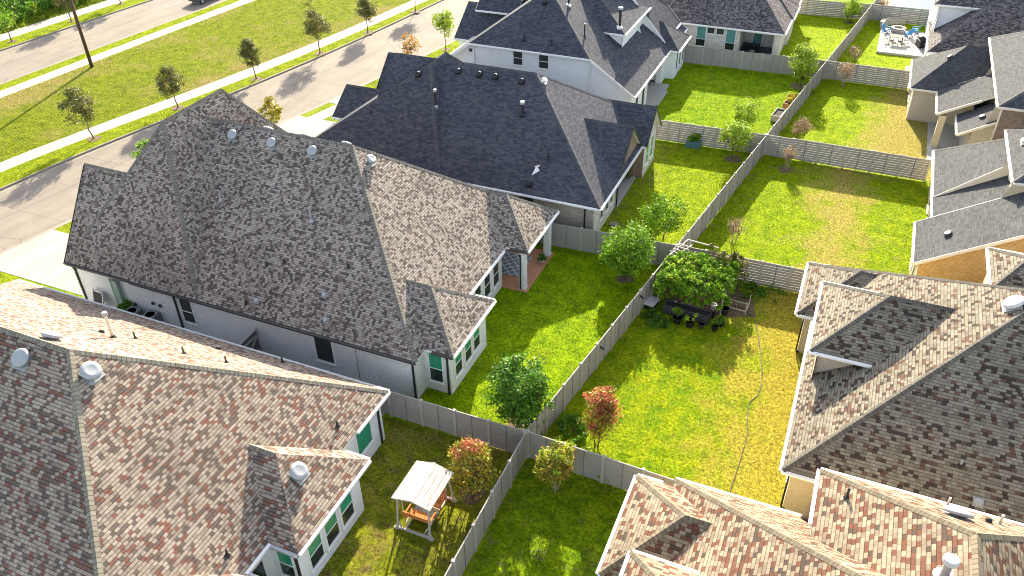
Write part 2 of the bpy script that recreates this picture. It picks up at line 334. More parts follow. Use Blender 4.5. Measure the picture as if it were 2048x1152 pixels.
M['lf_olive'] = leafmat('leaves_olive', [(.12,.15,.030), (.17,.18,.04), (.20,.17,.05), (.08,.10,.022)], .2)
M['lf_yellow'] = leafmat('leaves_yellow', [(.40,.34,.02), (.48,.40,.03), (.30,.32,.03), (.42,.26,.02)])
M['lf_orange'] = leafmat('leaves_orange', [(.50,.24,.02), (.55,.32,.03), (.42,.16,.02), (.40,.32,.04)])
M['lf_red'] = leafmat('leaves_red', [(.50,.09,.06), (.58,.15,.09), (.42,.20,.07), (.52,.08,.07)], .25)
M['lf_rust'] = leafmat('leaves_green_to_rust', [(.20,.26,.02), (.38,.34,.03), (.46,.20,.03), (.16,.22,.02), (.42,.38,.04)])
M['lf_dry'] = leafmat('leaves_dry_tan', [(.36,.24,.13), (.42,.30,.17), (.30,.17,.11), (.28,.25,.10)], .2)
M['blue'] = plain('blue_plastic', (.03,.22,.50), .45, .08, 5, bmp=.05)
M['stone'] = brickmat('pale_stone_blocks', (.52,.47,.40), (.44,.39,.33), (.36,.32,.28), bw=.35, bh=.14)
# roof blocks: (x0, x1, y0, y1, {side: (height at that edge, slope)}); a side that is missing is a gable end
ROOFS = {
 'A': [(-43.4,-32.9,28.45,45.3,dict(S=(3.05,1.42),N=(3.05,1.42),W=(3.05,1.5),E=(3.05,1.6))),
       (-43.56,-39.5,28.5,35.95,dict(S=(3.05,1.38),N=(3.05,1.38))),
       (-38.0,-18.15,28.35,45.95,dict(S=(3.05,.82),N=(3.05,.82),E=(3.05,.86))),
       (-24,-16.5,29.5,35.0,dict(S=(3.04,.78),N=(3.04,.78),E=(3.05,.82))),
       (-24,-16.65,40.5,46.0,dict(S=(3.04,.80),N=(3.04,.80),E=(3.05,.83)))],
 'B': [(-44.7,-18.35,7.4,25.85,dict(S=(3.05,.77),N=(3.05,.77),E=(3.05,.79),W=(3.05,.8))),
       (-25,-16.85,15.8,21.45,dict(S=(3.04,.74),N=(3.04,.74),E=(3.05,.76))),
       (-25,-16.9,8.6,14.2,dict(S=(3.04,.72),N=(3.04,.72),E=(3.05,.76)))],
 'C': [(-39.0,-26.4,47.35,63.2,dict(S=(3.05,.89),N=(3.05,.89),W=(3.05,.665),E=(3.05,1.5))),
       (-34,-14.05,47.3,63.1,dict(S=(3.05,.73),N=(3.05,.73),E=(3.05,.73))),
       (-20,-13.65,57.75,62.25,dict(S=(3.05,1.08),N=(3.05,1.08))),
       (-20,-14.1,51.95,58.05,dict(S=(3.06,.93),N=(3.06,.93))),
       (-38.7,-32,58.3,64.9,dict(S=(3.05,.92),N=(3.05,.92))),
       (-39.9,-34,53.6,59.0,dict(S=(3.05,.69),N=(3.05,.69)))],
 'D': [(-36.8,-17.3,66.9,86.5,dict(S=(5.9,.70),N=(5.9,.70),E=(3.05,.667),W=(3.4,.70))),
       (-29,-20.2,72.8,81.6,dict(S=(6.35,.68),N=(6.35,.68),E=(6.35,.62))),
       (-25,-16.4,79.4,84.3,dict(S=(3.05,.78),N=(3.05,.78),E=(3.05,.80))),
       (-26,-18.0,80.0,86.4,dict(E=(3.6,1.1),N=(5.2,.8))),
       (-39.0,-33,75.0,82.5,dict(S=(3.05,.72),N=(3.05,.72))),
       (-37.6,-33,77.5,86.0,dict(S=(5.4,.72),N=(5.4,.72)))],
 'G': [(-31,-7.45,88.2,104,dict(S=(3.05,.62),N=(3.05,.62),E=(3.05,.79),W=(3.05,.7))),
       (-12,-7.3,93.5,98.5,dict(S=(3.05,.8),N=(3.05,.8),E=(3.05,.8)))],
 'E': [(0.95,21,28.1,46.0,dict(S=(3.05,.67),N=(3.05,.74),W=(3.05,.65),E=(3.05,.65))),
       (0.0,8,40.3,45.95,dict(S=(3.04,.65),N=(3.04,.65),W=(3.05,.65))),
       (1.0,10,34.7,41.1,dict(S=(5.0,.65),N=(5.0,.65),W=(5.0,.66))),
       (8.85,16,40.6,44.7,dict(S=(7.0,.5),N=(7.0,.5),W=(7.0,.65)))],
 'K': [(-3.4,16,8.5,25.75,dict(S=(3.05,.8),N=(3.05,.84),W=(3.05,.8),E=(3.05,.8))),
       (-5.05,2,19.7,25.3,dict(S=(3.04,.6),N=(3.04,.6),W=(3.05,.62))),
       (-3.85,4,14.2,19.8,dict(S=(5.0,.6),N=(5.0,.6),W=(5.0,.62))),
       (2.3,11.5,8,25.85,dict(N=(6.0,.8),W=(6.0,.8),E=(6.0,.8)))],
 'F': [(6.95,26,53.45,65.3,dict(N=(3.05,.9),W=(3.05,.63),E=(3.05,.63))),
       (5.95,26,48.25,53.5,dict(W=(3.05,.63),E=(3.05,.63))),
       (10.55,20,53.4,61.5,dict(S=(7.0,.6),N=(7.0,.6),W=(7.0,.63))),
       (6.97,14,57.45,65.25,dict(N=(3.06,.9),W=(3.06,.86)))],
 'H': [(4.87,18,77.7,85.35,dict(S=(3.05,.8),N=(3.05,.8),W=(3.05,.8))),
       (7.1,16,72.7,78.0,dict(W=(3.05,.55))),
       (8.6,16,69.0,73.0,dict(W=(3.05,.6))),
       (10.6,22,68.0,84.5,dict(S=(6.1,.75),N=(6.1,.75),W=(6.1,.63)))],
 'T': [(6.1,24,88.0,97.5,dict(S=(3.05,.72),N=(3.05,.72),W=(3.05,.75))),
       (5.9,24,93.7,108,dict(S=(6.0,.7),N=(6.0,.7),W=(6.0,.7)))],
}
def planes_of(b):
    x0,x1,y0,y1,d=b; out={}
    for k,(z,s) in d.items():
        if k=='S': out[k]=(0.0,s,z-s*y0)
        if k=='N': out[k]=(0.0,-s,z+s*y1)
        if k=='W': out[k]=(s,0.0,z-s*x0)
        if k=='E': out[k]=(-s,0.0,z+s*x1)
    return out       # z = a*x + b*y + c
def block_z(b,x,y):
    if not (b[0]-1e-6<=x<=b[1]+1e-6 and b[2]-1e-6<=y<=b[3]+1e-6): return -1e9
    return min(a*x+bb*y+c for a,bb,c in planes_of(b).values())
def roof_z(h,x,y):
    return max(block_z(b,x,y) for b in ROOFS[h])
# ------------------------------------------------------------------ roofs and walls
def clip(poly, a, b, c):        # keep a*x+b*y+c >= 0
    out = []
    for i in range(len(poly)):
        p, q = poly[i], poly[(i+1) % len(poly)]
        fp, fq = a*p[0]+b*p[1]+c, a*q[0]+b*q[1]+c
        if fp >= -1e-9: out.append(p)
        if (fp > 1e-9 and fq < -1e-9) or (fp < -1e-9 and fq > 1e-9):
            t = fp / (fp - fq); out.append((p[0]+(q[0]-p[0])*t, p[1]+(q[1]-p[1])*t))
    return out
def block_faces(b):
    pl = planes_of(b); x0, x1, y0, y1 = b[:4]; res = []
    for k, (a, bb, c) in pl.items():
        poly = [(x0,y0), (x1,y0), (x1,y1), (x0,y1)]
        for j, (a2, b2, c2) in pl.items():
            if j != k and poly: poly = clip(poly, a2-a, b2-bb, c2-c)
        cl = []
        for p in poly:
            if not cl or abs(p[0]-cl[-1][0])+abs(p[1]-cl[-1][1]) > 1e-4: cl.append(p)
        if len(cl) > 1 and abs(cl[0][0]-cl[-1][0])+abs(cl[0][1]-cl[-1][1]) < 1e-4: cl.pop()
        if len(cl) >= 3: res.append((k, [(x, y, a*x+bb*y+c) for x, y in cl]))
    return res
TH = .15
def build_roof(h, root, shm, capm, trim, gut, whites, rake=None):
    """roof (one mesh) > ridge_cap, fascia, gutter"""
    rb, cb = MB(), MB()
    for bi, b in enumerate(ROOFS[h]):
        x0, x1, y0, y1 = b[:4]; pl = planes_of(b); fs = block_faces(b); eps = bi * .004; fb, gb = MB(), MB()
        edges = {}
        for k, pts in fs:
            a, bb, c = pl[k]; g = math.sqrt(a*a+bb*bb+1)
            pts = [(x, y, z + eps) for x, y, z in pts]
            uvs = [((y if k in 'WE' else x), {'S': y-y0, 'N': y1-y, 'W': x-x0, 'E': x1-x}[k] * g) for x, y, z in pts]
            rb.face(pts, uvs)
            rb.face([(x, y, z-TH) for x, y, z in reversed(pts)], list(reversed(uvs)), 1)
            for i in range(len(pts)):
                p, q = pts[i], pts[(i+1) % len(pts)]
                key = tuple(sorted((tuple(round(t, 2) for t in p), tuple(round(t, 2) for t in q))))
                edges.setdefault(key, []).append((k, p, q))
                side = ('W' if abs(p[0]-x0) < 1e-3 and abs(q[0]-x0) < 1e-3 else 'E' if abs(p[0]-x1) < 1e-3 and abs(q[0]-x1) < 1e-3 else
                        'S' if abs(p[1]-y0) < 1e-3 and abs(q[1]-y0) < 1e-3 else 'N' if abs(p[1]-y1) < 1e-3 and abs(q[1]-y1) < 1e-3 else None)
                if side:
                    rb.face([p, (p[0], p[1], p[2]-TH), (q[0], q[1], q[2]-TH), q], None, 1)
                    eave = side == k; m = .5*(p[0]+q[0]), .5*(p[1]+q[1])
                    # skip pieces buried inside a neighbouring block
                    inner = {'W': (-.2, 0), 'E': (.2, 0), 'S': (0, -.2), 'N': (0, .2)}[side]
                    N_ = 6; runs = []
                    for s_ in range(N_):
                        t = (s_+.5)/N_; mx, my = p[0]+(q[0]-p[0])*t+inner[0], p[1]+(q[1]-p[1])*t+inner[1]; mz = p[2]+(q[2]-p[2])*t
                        hid = any(block_z(o, mx, my) > mz - .02 for o in ROOFS[h] if o is not b)
                        runs.append(not hid)
                    s_ = 0
                    while s_ < N_:
                        if not runs[s_]: s_ += 1; continue
                        e_ = s_
                        while e_ < N_ and runs[e_]: e_ += 1
                        P0 = Vector(p).lerp(Vector(q), s_/N_); Q0 = Vector(p).lerp(Vector(q), e_/N_)
                        off = Vector((inner[0], inner[1], 0)) * 5
                        mi = 0 if side in whites and (eave or not rake) else 1
                        fb.bar(P0 + off*.012 + Vector((0,0,-.10)), Q0 + off*.012 + Vector((0,0,-.10)), .035, .20, mi)
                        if eave:
                            gb.bar(P0 + off*.085 + Vector((0,0,-.075)), Q0 + off*.085 + Vector((0,0,-.075)), .11, .11, mi)
                        s_ = e_
        tm = [M['white'] if trim != 'cream' else M['cream'], M[gut]]
        if fb.f: fb.build('fascia', tm, root)
        if gb.f: gb.build('gutter', tm, root)
        for key, es in edges.items():
            if len(es) == 2 and es[0][0] != es[1][0]:
                (k1, p, q), (k2, _, _) = es
                P, Q = Vector(p), Vector(q); d = (Q-P).normalized(); wdt = .17
                vs = []
                for kk in (k1, k2):
                    a, bb, c = pl[kk]; n = Vector((-a, -bb, 1)).normalized(); t = d.cross(n).normalized()
                    mid = Vector(fs[[f[0] for f in fs].index(kk)][1][0]); cen = sum((Vector(v_) for v_ in fs[[f[0] for f in fs].index(kk)][1]), Vector())/len(fs[[f[0] for f in fs].index(kk)][1])
                    if t.dot(cen-P) < 0: t = -t
                    vs.append((t*wdt + n*.012, n))
                up = Vector((0,0,.035)); L = (Q-P).length
                for t, n in vs:
                    A = [P+up, Q+up, Q+t, P+t]
                    if (A[1]-A[0]).cross(A[2]-A[0]).z < 0: A.reverse(); uvv = [(0,0),(0,L),(.17,L),(.17,0)]
                    else: uvv = [(0,0),(0,L),(.17,L),(.17,0)]
                    cb.face(A, uvv)
                    cb.face([P+t, Q+t, Q+t-n*.05, P+t-n*.05], [(0,0),(0,L),(.05,L),(.05,0)])
    ro = rb.build('roof', [shm, M[trim]], root)
    cb.build('ridge_cap', capm, ro)
    return ro
def wall_run(mb, h, p, q, z0, ztop=None, mi=0, out=1):
    """one wall face from p to q (outside on the right-hand side of p->q), top follows the roof"""
    L = math.hypot(q[0]-p[0], q[1]-p[1]); n = max(2, int(L / .35)); prof = []
    for i in range(n+1):
        t = i/n; x, y = p[0]+(q[0]-p[0])*t, p[1]+(q[1]-p[1])*t
        z = ztop if ztop is not None else max(roof_z(h, x, y) - .07, z0 + .1)
        prof.append((t*L, x, y, z))
    keep = [prof[0]]
    for i in range(1, n):
        a, b, c = keep[-1], prof[i], prof[i+1]
        if abs((b[3]-a[3])*(c[0]-b[0]) - (c[3]-b[3])*(b[0]-a[0])) > 1e-3: keep.append(b)
    keep.append(prof[-1])
    off = (p[1]*.37 + p[0]*.11) % 1
    for a, b in zip(keep, keep[1:]):
        mb.face([(a[1],a[2],z0), (b[1],b[2],z0), (b[1],b[2],b[3]), (a[1],a[2],a[3])], [(a[0]+off,0),(b[0]+off,0),(b[0]+off,b[3]-z0),(a[0]+off,a[3]-z0)], mi)
def walls(h, root, pts, mat, z0=-.02, mis=None, name='wall', ztop=None):
    """closed footprint, counter-clockwise"""
    mb = MB(); mats = mat if isinstance(mat, list) else [mat]
    for i in range(len(pts)):
        wall_run(mb, h, pts[i], pts[(i+1) % len(pts)], z0, ztop, (mis[i] if mis else 0))
    return mb.build(name, mats, root)
def window(root, side, plane, c, wd, z0, z1, kind='dh', up='gl_green', lo='gl_dark', split=.45, frame='white', sill=True, mull=0):
    """window > pane(s): side is the way it faces; plane is the wall's x or y"""
    def P(u, o, z):           # u along, o outwards
        return {'S': (u, plane-o, z), 'N': (u, plane+o, z), 'E': (plane+o, u, z), 'W': (plane-o, u, z)}[side]
    def bx(mb, u0, u1, o0, o1, za, zb):
        a, b = P(u0, o0, za), P(u1, o1, zb)
        mb.box([(a[i]+b[i])/2 for i in range(3)], [abs(a[i]-b[i]) for i in range(3)])
    f = MB(); t = .07; u0, u1 = c-wd/2, c+wd/2
    bx(f, u0-t, u0, 0, .06, z0-t, z1+t); bx(f, u1, u1+t, 0, .06, z0-t, z1+t)
    bx(f, u0, u1, 0, .06, z1, z1+t); bx(f, u0, u1, 0, .06, z0-t, z0)
    if sill: bx(f, u0-t-.04, u1+t+.04, 0, .11, z0-t-.05, z0-t)
    zm = z0 + (z1-z0)*split
    if kind == 'dh': bx(f, u0, u1, .0, .045, zm-.025, zm+.025)
    for i in range(mull): um = u0 + (u1-u0)*(i+1)/(mull+1); bx(f, um-.03, um+.03, 0, .045, z0, z1)
    fo = f.build('window', M[frame], root)
    if kind == 'dh':
        a = MB(); bx(a, u0, u1, .0, .018, zm+.025, z1); a.build('upper_pane', M[up], fo)
        a = MB(); bx(a, u0, u1, .0, .022, z0, zm-.025); a.build('lower_pane', M[lo], fo)
    else:
        a = MB(); bx(a, u0, u1, .0, .018, z0, z1); a.build('pane', M[up], fo)
    return fo
def downspout(root, x, y, z1, dx=0, dy=0, mat='black'):
    m = MB(); m.box((x, y, (z1-.35)/2+.08), (.09, .09, z1-.5)); m.bar((x, y, z1-.4), (x+dx, y+dy, z1-.12), .09)
    m.bar((x, y, .1), (x-dx*1.2, y-dy*1.2, .05), .09)
    m.build('downspout', M[mat], root)
def box_part(name, root, c, d, mat, rz=0): m = MB(); m.box(c, d, rz); return m.build(name, M[mat] if isinstance(mat, str) else mat, root)

HOUSES = {}
def house(key, label, shm, capm, trim="white", gut="white", whites="SNEW", rake=None):
    r = empty('house', (0,0,0), 0, label, 'house'); r['group'] = 'houses along the back fences'
    HOUSES[key] = r
    return r, build_roof(key, r, M[shm], M[capm], trim, gut, whites, rake)

# --- house A : white brick, taupe roof (middle left)
A, A_roof = house('A', 'white brick house with mottled taupe roof and rear patio, in the middle left', 'sh_a', 'cap_a', gut='bronze', whites='EN')
walls('A', A, [(-43.3,28.62),(-18.4,28.62),(-18.4,40.3),(-21.6,40.3),(-21.6,45.5),(-43.3,45.5)], M['brick_white'])
walls('A', A, [(-18.45,29.7),(-16.82,29.7),(-16.82,34.35),(-18.45,34.35)], M['brick_white'])
window(A, 'S', 28.62, -34.17, .86, .85, 2.6, up='gl_dark', frame='white'); window(A, 'S', 28.62, -24.3, 1.15, .9, 2.62, kind='f', up='gl_screen')
window(A, 'S', 29.7, -17.7, .78, .75, 2.75)
for y in (30.62, 31.86, 32.98): window(A, 'E', -16.82, y, .78, .9, 2.65)
for y in (36.6, 37.95, 39.3): window(A, 'E', -18.4, y, .85, .85, 2.7, up='gl_dark')
for x, y in ((-17.03, 40.62), (-17.0, 44.95)): m = MB(); wl = .42; m.box((x,y,1.45), (wl,wl,2.9)); m.box((x,y,.06), (wl+.08,wl+.08,.12)); m.build('column', M['brick_white'], A)
m = MB(); m.face([(-21.6,40.3,2.86),(-21.6,45.6,2.86),(-16.9,45.6,2.86),(-16.9,40.7,2.86)]); m.build('porch_ceiling', M['white'], A)
box_part('patio_floor', A, (-19.1, 42.75, .03), (5.0, 5.1, .12), 'patio_pink')
box_part('door', A, (-21.56, 41.6, 1.1), (.06, 1.0, 2.1), 'gl_dark'); box_part('beam', A, (-16.9, 42.8, 2.8), (.25, 4.1, .22), 'white')
for x, y, dx, dy in ((-34.95,28.55,0,-.12),(-42.95,28.55,0,-.12),(-18.5,28.55,0,-.12),(-16.95,29.62,0,-.12),(-17.1,40.33,0,-.1)): downspout(A, x, y, 3.0, dx, dy)
m = MB()
for x, z in ((-36.9,1.55),(-36.35,1.5),(-38.55,1.0)): m.lathe([(.13,0),(.11,.1),(.0,.12)], (x,28.6,z), 8, M=Matrix.Rotation(R(90),3,'X'))
m.build('wall_vent', M['bronze'], A)
box_part('control_joint', A, (-22.15, 28.61, 1.45), (.02, .03, 2.8), 'bronze')
m = MB(); m.box((-39.55,28.48,1.7),(.42,.24,1.9)); m.box((-40.0,28.52,1.5),(.10,.12,2.2)); m.build('meter_cabinet', plain('sage_green_metal', (.24,.32,.27), .5), A)

# --- house B : lower left
B_, B_roof = house('B', 'white walled house with tan and red shingle roof in the lower left corner', 'sh_b', 'cap_b', gut='galv', whites='E')
walls('B', B_, [(-44.4,7.8),(-18.6,7.8),(-18.6,25.3),(-44.4,25.3)], M['stucco'])
walls('B', B_, [(-19,16.0),(-17.15,16.0),(-17.15,20.85),(-19,20.85)], M['stucco'])
walls('B', B_, [(-19,9.0),(-17.15,9.0),(-17.15,13.9),(-19,13.9)], M['stucco'])
for y in (17.1, 18.35, 19.6): window(B_, 'E', -17.15, y, .9, .75, 2.55)
window(B_, 'E', -18.6, 23.55, 1.25, 1.05, 2.6, kind='f', up='gl_green'); window(B_, 'S', 16.0, -17.85, .75, .8, 2.6); window(B_, 'E', -18.6, 15.0, .8, .2, 2.3, kind='f', up='gl_dark')
downspout(B_, -18.55, 24.95, 3.0, .15, 0); downspout(B_, -17.2, 15.93, 3.0, 0, -.12)

# --- house C : charcoal roof
C_, C_roof = house('C', 'tan brick house with dark charcoal roof, behind the taupe roofed house', 'sh_c', 'cap_c', gut='bronze', whites='ES', rake=1)
walls('C', C_, [(-38.6,47.75),(-14.6,47.75),(-14.6,53.0),(-17.4,53.0),(-17.4,58.2),(-14.6,58.2),(-14.6,62.7),(-38.6,62.7)], [M['brick_tan'], M['brick_white2'], M['brick_red']], mis=[0,1,2,2,2,1,1,1])
walls('C', C_, [(-17.0,58.25),(-13.95,58.25),(-13.95,61.85),(-17.0,61.85)], [M['brick_red'], M['brick_white2']], mis=[0,1,1,0])
m = MB(); m.face([(-14.35,52.4,3.1),(-14.35,57.7,3.1),(-14.35,55,5.55)], [(0,0),(5.3,0),(2.65,2.4)]); m.face([(-14.36,52.4,2.75),(-14.36,57.7,2.75),(-14.36,57.7,3.1),(-14.36,52.4,3.1)], [(0,0),(5.3,0),(5.3,.3),(0,.3)]); m.build('gable_wall', M['brick_red'], C_)
walls('C', C_, [(-38.5,58.8),(-34,58.8),(-34,64.4),(-38.5,64.4)], M['brick_white2']); walls('C', C_, [(-39.6,54.0),(-34,54.0),(-34,58.6),(-39.6,58.6)], M['brick_white2'])
window(C_, 'S', 47.75, -19.7, 1.1, 2.2, 2.62, kind='f', up='gl_screen', frame='brick_tan', sill=False); window(C_, 'S', 47.75, -31.0, 1.0, 1.0, 2.5, kind='f', up='gl_screen')
for y in (49.5, 50.75, 51.85): window(C_, 'E', -14.6, y, .62, 1.0, 2.6, up='gl_screen', lo='gl_dark')
for y in (59.2, 60.6): window(C_, 'E', -13.95, y, .75, .9, 2.75, up='gl_lime', lo='gl_lime')
box_part('patio_floor', C_, (-15.9, 55.6, .04), (3.0, 5.1, .14), 'patio'); box_part('column', C_, (-14.75, 53.2, 1.45), (.35,.35,2.9), 'brick_white2')
m = MB(); m.face([(-17.4,53.0,2.75),(-17.4,58.2,2.75),(-14.4,58.2,2.75),(-14.4,53.0,2.75)]); m.build('porch_ceiling', M['white'], C_)
downspout(C_, -15.25, 47.65, 3.0, 0, -.12); downspout(C_, -14.5, 53.1, 3.0, .2, 0); downspout(C_, -15.8, 47.65, 3.0, 0, -.1) if 0 else None

# --- house D : two storey white
D_, D_roof = house('D', 'two storey white house with charcoal roof and dormer, at the top centre', 'sh_c', 'cap_c', whites='SNEW')
walls('D', D_, [(-36.4,67.3),(-17.65,67.3),(-17.65,72.4),(-20.4,72.4),(-20.4,78.0),(-17.65,78.0),(-17.65,86.1),(-36.4,86.1)], M['stucco'])
walls('D', D_, [(-19,79.75),(-16.8,79.75),(-16.8,83.95),(-19,83.95)], M['stucco']); walls('D', D_, [(-27,73.1),(-20.45,73.1),(-20.45,81.0),(-27,81.0)], M['white'], z0=4.2)
walls('D', D_, [(-25,80.1),(-18.2,80.1),(-18.2,86.2),(-25,86.2)], M['stucco'], z0=2.5); walls('D', D_, [(-38.6,75.4),(-34,75.4),(-34,82.2),(-38.6,82.2)], M['stucco']); walls('D', D_, [(-37.3,77.9),(-34,77.9),(-34,85.6),(-37.3,85.6)], M['stucco'])
for x in (-28.55, -26.03): window(D_, 'S', 67.3, x, .88, 4.35, 5.72, up='gl_screen', lo='gl_screen', frame='white')
box_part('attic_vent', D_, (-33.33, 67.27, 5.1), (.28,.06,.28), 'black')
for y in (74.3, 75.8, 77.3): window(D_, 'E', -20.45, y, 1.1, 5.45, 6.2, kind='f', up='gl_screen', sill=False)
for y in (69.0, 71.2): window(D_, 'E', -17.65, y, .85, .5, 2.6, kind='f', up='gl_screen')
for y in (80.6, 81.9, 83.2): window(D_, 'E', -16.8, y, .6, .8, 2.6, kind='f', up='gl_screen')
box_part('patio_floor', D_, (-18.6, 75.2, .06), (3.8, 5.6, .14), 'patio'); box_part('step', D_, (-16.9, 74.6, .03), (.9, 3.6, .09), 'patio'); box_part('column', D_, (-17.85,72.6,1.4), (.4,.4,2.8), 'white')
downspout(D_, -21.55, 67.22, 5.8, 0, -.05, 'white'); downspout(D_, -33.0, 67.22, 5.8, 0, -.05, 'white'); downspout(D_, -17.9, 67.2, 3.0, 0, -.1, 'white')
m = MB(); m.face([(-20.4,72.4,2.8),(-20.4,78,2.8),(-17.6,78,2.8),(-17.6,72.4,2.8)]); m.build('porch_ceiling', M['white'], D_)

# --- house G : top, pale brick
G_, G_roof = house('G', 'pale brick house with speckled brown roof and open patio at the top', 'sh_g', 'cap_g', whites='SNEW')
walls('G', G_, [(-30.6,88.55),(-12.0,88.55),(-12.0,92.3),(-8.5,92.3),(-8.5,88.55),(-7.85,88.55),(-7.85,103.6),(-30.6,103.6)], M['brick_white2'])
walls('G', G_, [(-10,93.8),(-7.6,93.8),(-7.6,98.2),(-10,98.2)], M['brick_white2'])
for x, z0, z1, k in ((-16.1,.7,2.8,'dh'), (-12.95,.6,2.8,'dh')): window(G_, 'S', 88.55, x, .95, z0, z1, k, up='gl_teal', split=.35)
for x in (-15.1, -14.1): window(G_, 'S', 88.55, x, .75, 2.15, 2.75, 'f', up='gl_screen')
box_part('beam', G_, (-10.1, 88.6, 2.85), (4.3,.3,.25), 'brick_white2'); box_part('column', G_, (-8.1,88.7,1.35), (.45,.45,2.7), 'brick_white2')
box_part('patio_floor', G_, (-10.2,90.4,.05), (3.6,3.8,.14), plain('slate_floor', (.10,.11,.13), .6)); window(G_, 'S', 92.3, -10.6, .9, .3, 2.4, 'f', up='gl_teal')
m = MB(); m.face([(-12,88.6,2.75),(-12,92.3,2.75),(-8.1,92.3,2.75),(-8.1,88.6,2.75)]); m.build('porch_ceiling', M['white'], G_)

# --- house E : right middle
E_, E_roof = house('E', 'cream brick house with speckled brown roof at the right edge beside the gold lawn', 'sh_e', 'cap_e', gut='white', whites='WSN')
walls('E', E_, [(1.4,28.6),(20.5,28.6),(20.5,45.5),(1.4,45.5)], M['brick_cream']); walls('E', E_, [(.5,40.75),(3,40.75),(3,45.5),(.5,45.5)], M['brick_cream'])
walls('E', E_, [(1.45,35.05),(9.5,35.05),(9.5,40.75),(1.45,40.75)], M['brick_beige'], z0=2.5)
walls('E', E_, [(9.15,41),(15.5,41),(15.5,44.4),(9.15,44.4)], M['brick_cream'], z0=4)
for y in (30.2, 32.0, 33.8): window(E_, 'W', 1.4, y, .9, .8, 2.6)
window(E_, 'W', .5, 43, 1.2, .9, 2.5)
downspout(E_, .42, 40.72, 3.0, -.15, 0); downspout(E_, 1.32, 28.6, 3.0, -.15, 0)

# --- house K : lower right
K_, K_roof = house('K', 'house with sunlit beige and rust shingle roof in the lower right corner', 'sh_k', 'cap_k', whites='WN')
walls('K', K_, [(-2.95,9),(15.5,9),(15.5,25.3),(-2.95,25.3)], M['brick_cream']); walls('K', K_, [(-4.6,20.1),(-2,20.1),(-2,24.9),(-4.6,24.9)], M['brick_cream'])
walls('K', K_, [(-3.4,14.6),(3,14.6),(3,19.4),(-3.4,19.4)], M['brick_cream'], z0=2); walls('K', K_, [(2.7,9),(11,9),(11,25.4),(2.7,25.4)], M['brick_cream'], z0=2.5)
window(K_, 'W', -4.6, 22.5, 1.4, .9, 2.6)

# --- house F : right, grey roof, orange brick gable
F_, F_roof = house('F', 'orange brick house with plain grey roof, right of the straw coloured lawn', 'sh_f', 'cap_f', trim='cream', whites='SWNE')
walls('F', F_, [(7.35,53.5),(25.5,53.5),(25.5,64.9),(7.35,64.9)], M['brick_cream'])
walls('F', F_, [(6.35,48.75),(25.5,48.75),(25.5,53.7),(6.35,53.7)], [M['brick_orange'], M['brick_cream']], mis=[0,1,1,1])
walls('F', F_, [(10.95,53.8),(19,53.8),(19,61.1),(10.95,61.1)], M['cream'], z0=4)
for y in (54.6, 56.8, 59.0, 61.2): window(F_, 'W', 7.35, y, 1.3, .2, 2.5, 'f', up='gl_screen', frame='cream')
for y in (50.0, 52.0): window(F_, 'W', 6.35, y, .9, .6, 2.5, 'f', up='gl_screen', frame='cream')
for y in (55.2, 56.9): window(F_, 'W', 10.95, y, .8, 5.75, 6.7, 'f', up='gl_screen', frame='cream')
m = MB(); m.face([(6.99,57.48,3.0),(13.9,57.48,7.3),(13.9,57.48,9.0),(6.99,57.48,3.05)]); m.build('dormer_cheek', M['cream'], F_)

# --- house H : upper right grey
H_, H_roof = house('H', 'beige brick house with grey roof in several levels, right of the tan lawn', 'sh_f', 'cap_f', trim='cream', whites='WSEN')
walls('H', H_, [(5.25,77.95),(17,77.95),(17,84.9),(5.25,84.9)], M['brick_beige'])
walls('H', H_, [(9.6,69.3),(17,69.3),(17,77.9),(9.6,77.9)], M['brick_beige']); walls('H', H_, [(11.0,68.4),(21.5,68.4),(21.5,84.1),(11.0,84.1)], [M['brick_red'], M['cream']], mis=[0,1,1,1])
box_part('patio_floor', H_, (8.4,73.5,.04), (2.6,8.8,.12), 'patio'); box_part('column', H_, (7.6,72.9,1.45), (.5,.5,2.9), 'brick_cream')
window(H_, 'W', 5.25, 81.2, 1.4, .8, 2.5, frame='cream')

# --- house T : top right
T_, T_roof = house('T', 'white house with dark brown roof in the top right corner', 'sh_g', 'cap_g', trim='cream', whites='WN')
walls('T', T_, [(6.5,88.4),(23,88.4),(23,97),(6.5,97)], M['stucco']); walls('T', T_, [(6.4,94.15),(23,94.15),(23,107),(6.4,107)], M['stucco'])
window(T_, 'S', 88.4, 8.0, .5, .6, 2.6, 'f', up='gl_screen'); window(T_, 'W', 6.4, 98.0, 1.3, .8, 2.6, 'f', up='gl_screen')
# ------------------------------------------------------------------ ground, roads, pavements, lawns
def cr(tab):
    def f(y):
        n = len(tab)
        if y <= tab[0][0]: a, b = tab[0], tab[1]; return a[1] + (b[1]-a[1])*(y-a[0])/(b[0]-a[0])
        if y >= tab[-1][0]: a, b = tab[-2], tab[-1]; return b[1] + (b[1]-a[1])*(y-b[0])/(b[0]-a[0])
        for i in range(n-1):
            if tab[i][0] <= y <= tab[i+1][0]:
                t = (y-tab[i][0])/(tab[i+1][0]-tab[i][0]); p1, p2 = tab[i][1], tab[i+1][1]
                sl = lambda j: (tab[min(j+1,n-1)][1]-tab[max(j-1,0)][1])/(tab[min(j+1,n-1)][0]-tab[max(j-1,0)][0])
                h = tab[i+1][0]-tab[i][0]; m1, m2 = sl(i)*h, sl(i+1)*h
                return (2*t**3-3*t*t+1)*p1+(t**3-2*t*t+t)*m1+(-2*t**3+3*t*t)*p2+(t**3-t*t)*m2
    return f
kE = cr([(0,-57.5),(20,-54.8),(30,-53.1),(36,-52.0),(58,-47.2),(64,-45.9),(78,-43.3),(82,-42.6),(100,-40),(120,-37.3),(160,-32)])
kW = cr([(0,-67),(20,-64.3),(37.5,-61.7),(46,-60.3),(63.3,-56.3),(77.5,-53.7),(95.4,-51.3),(120,-48.2),(160,-43)])
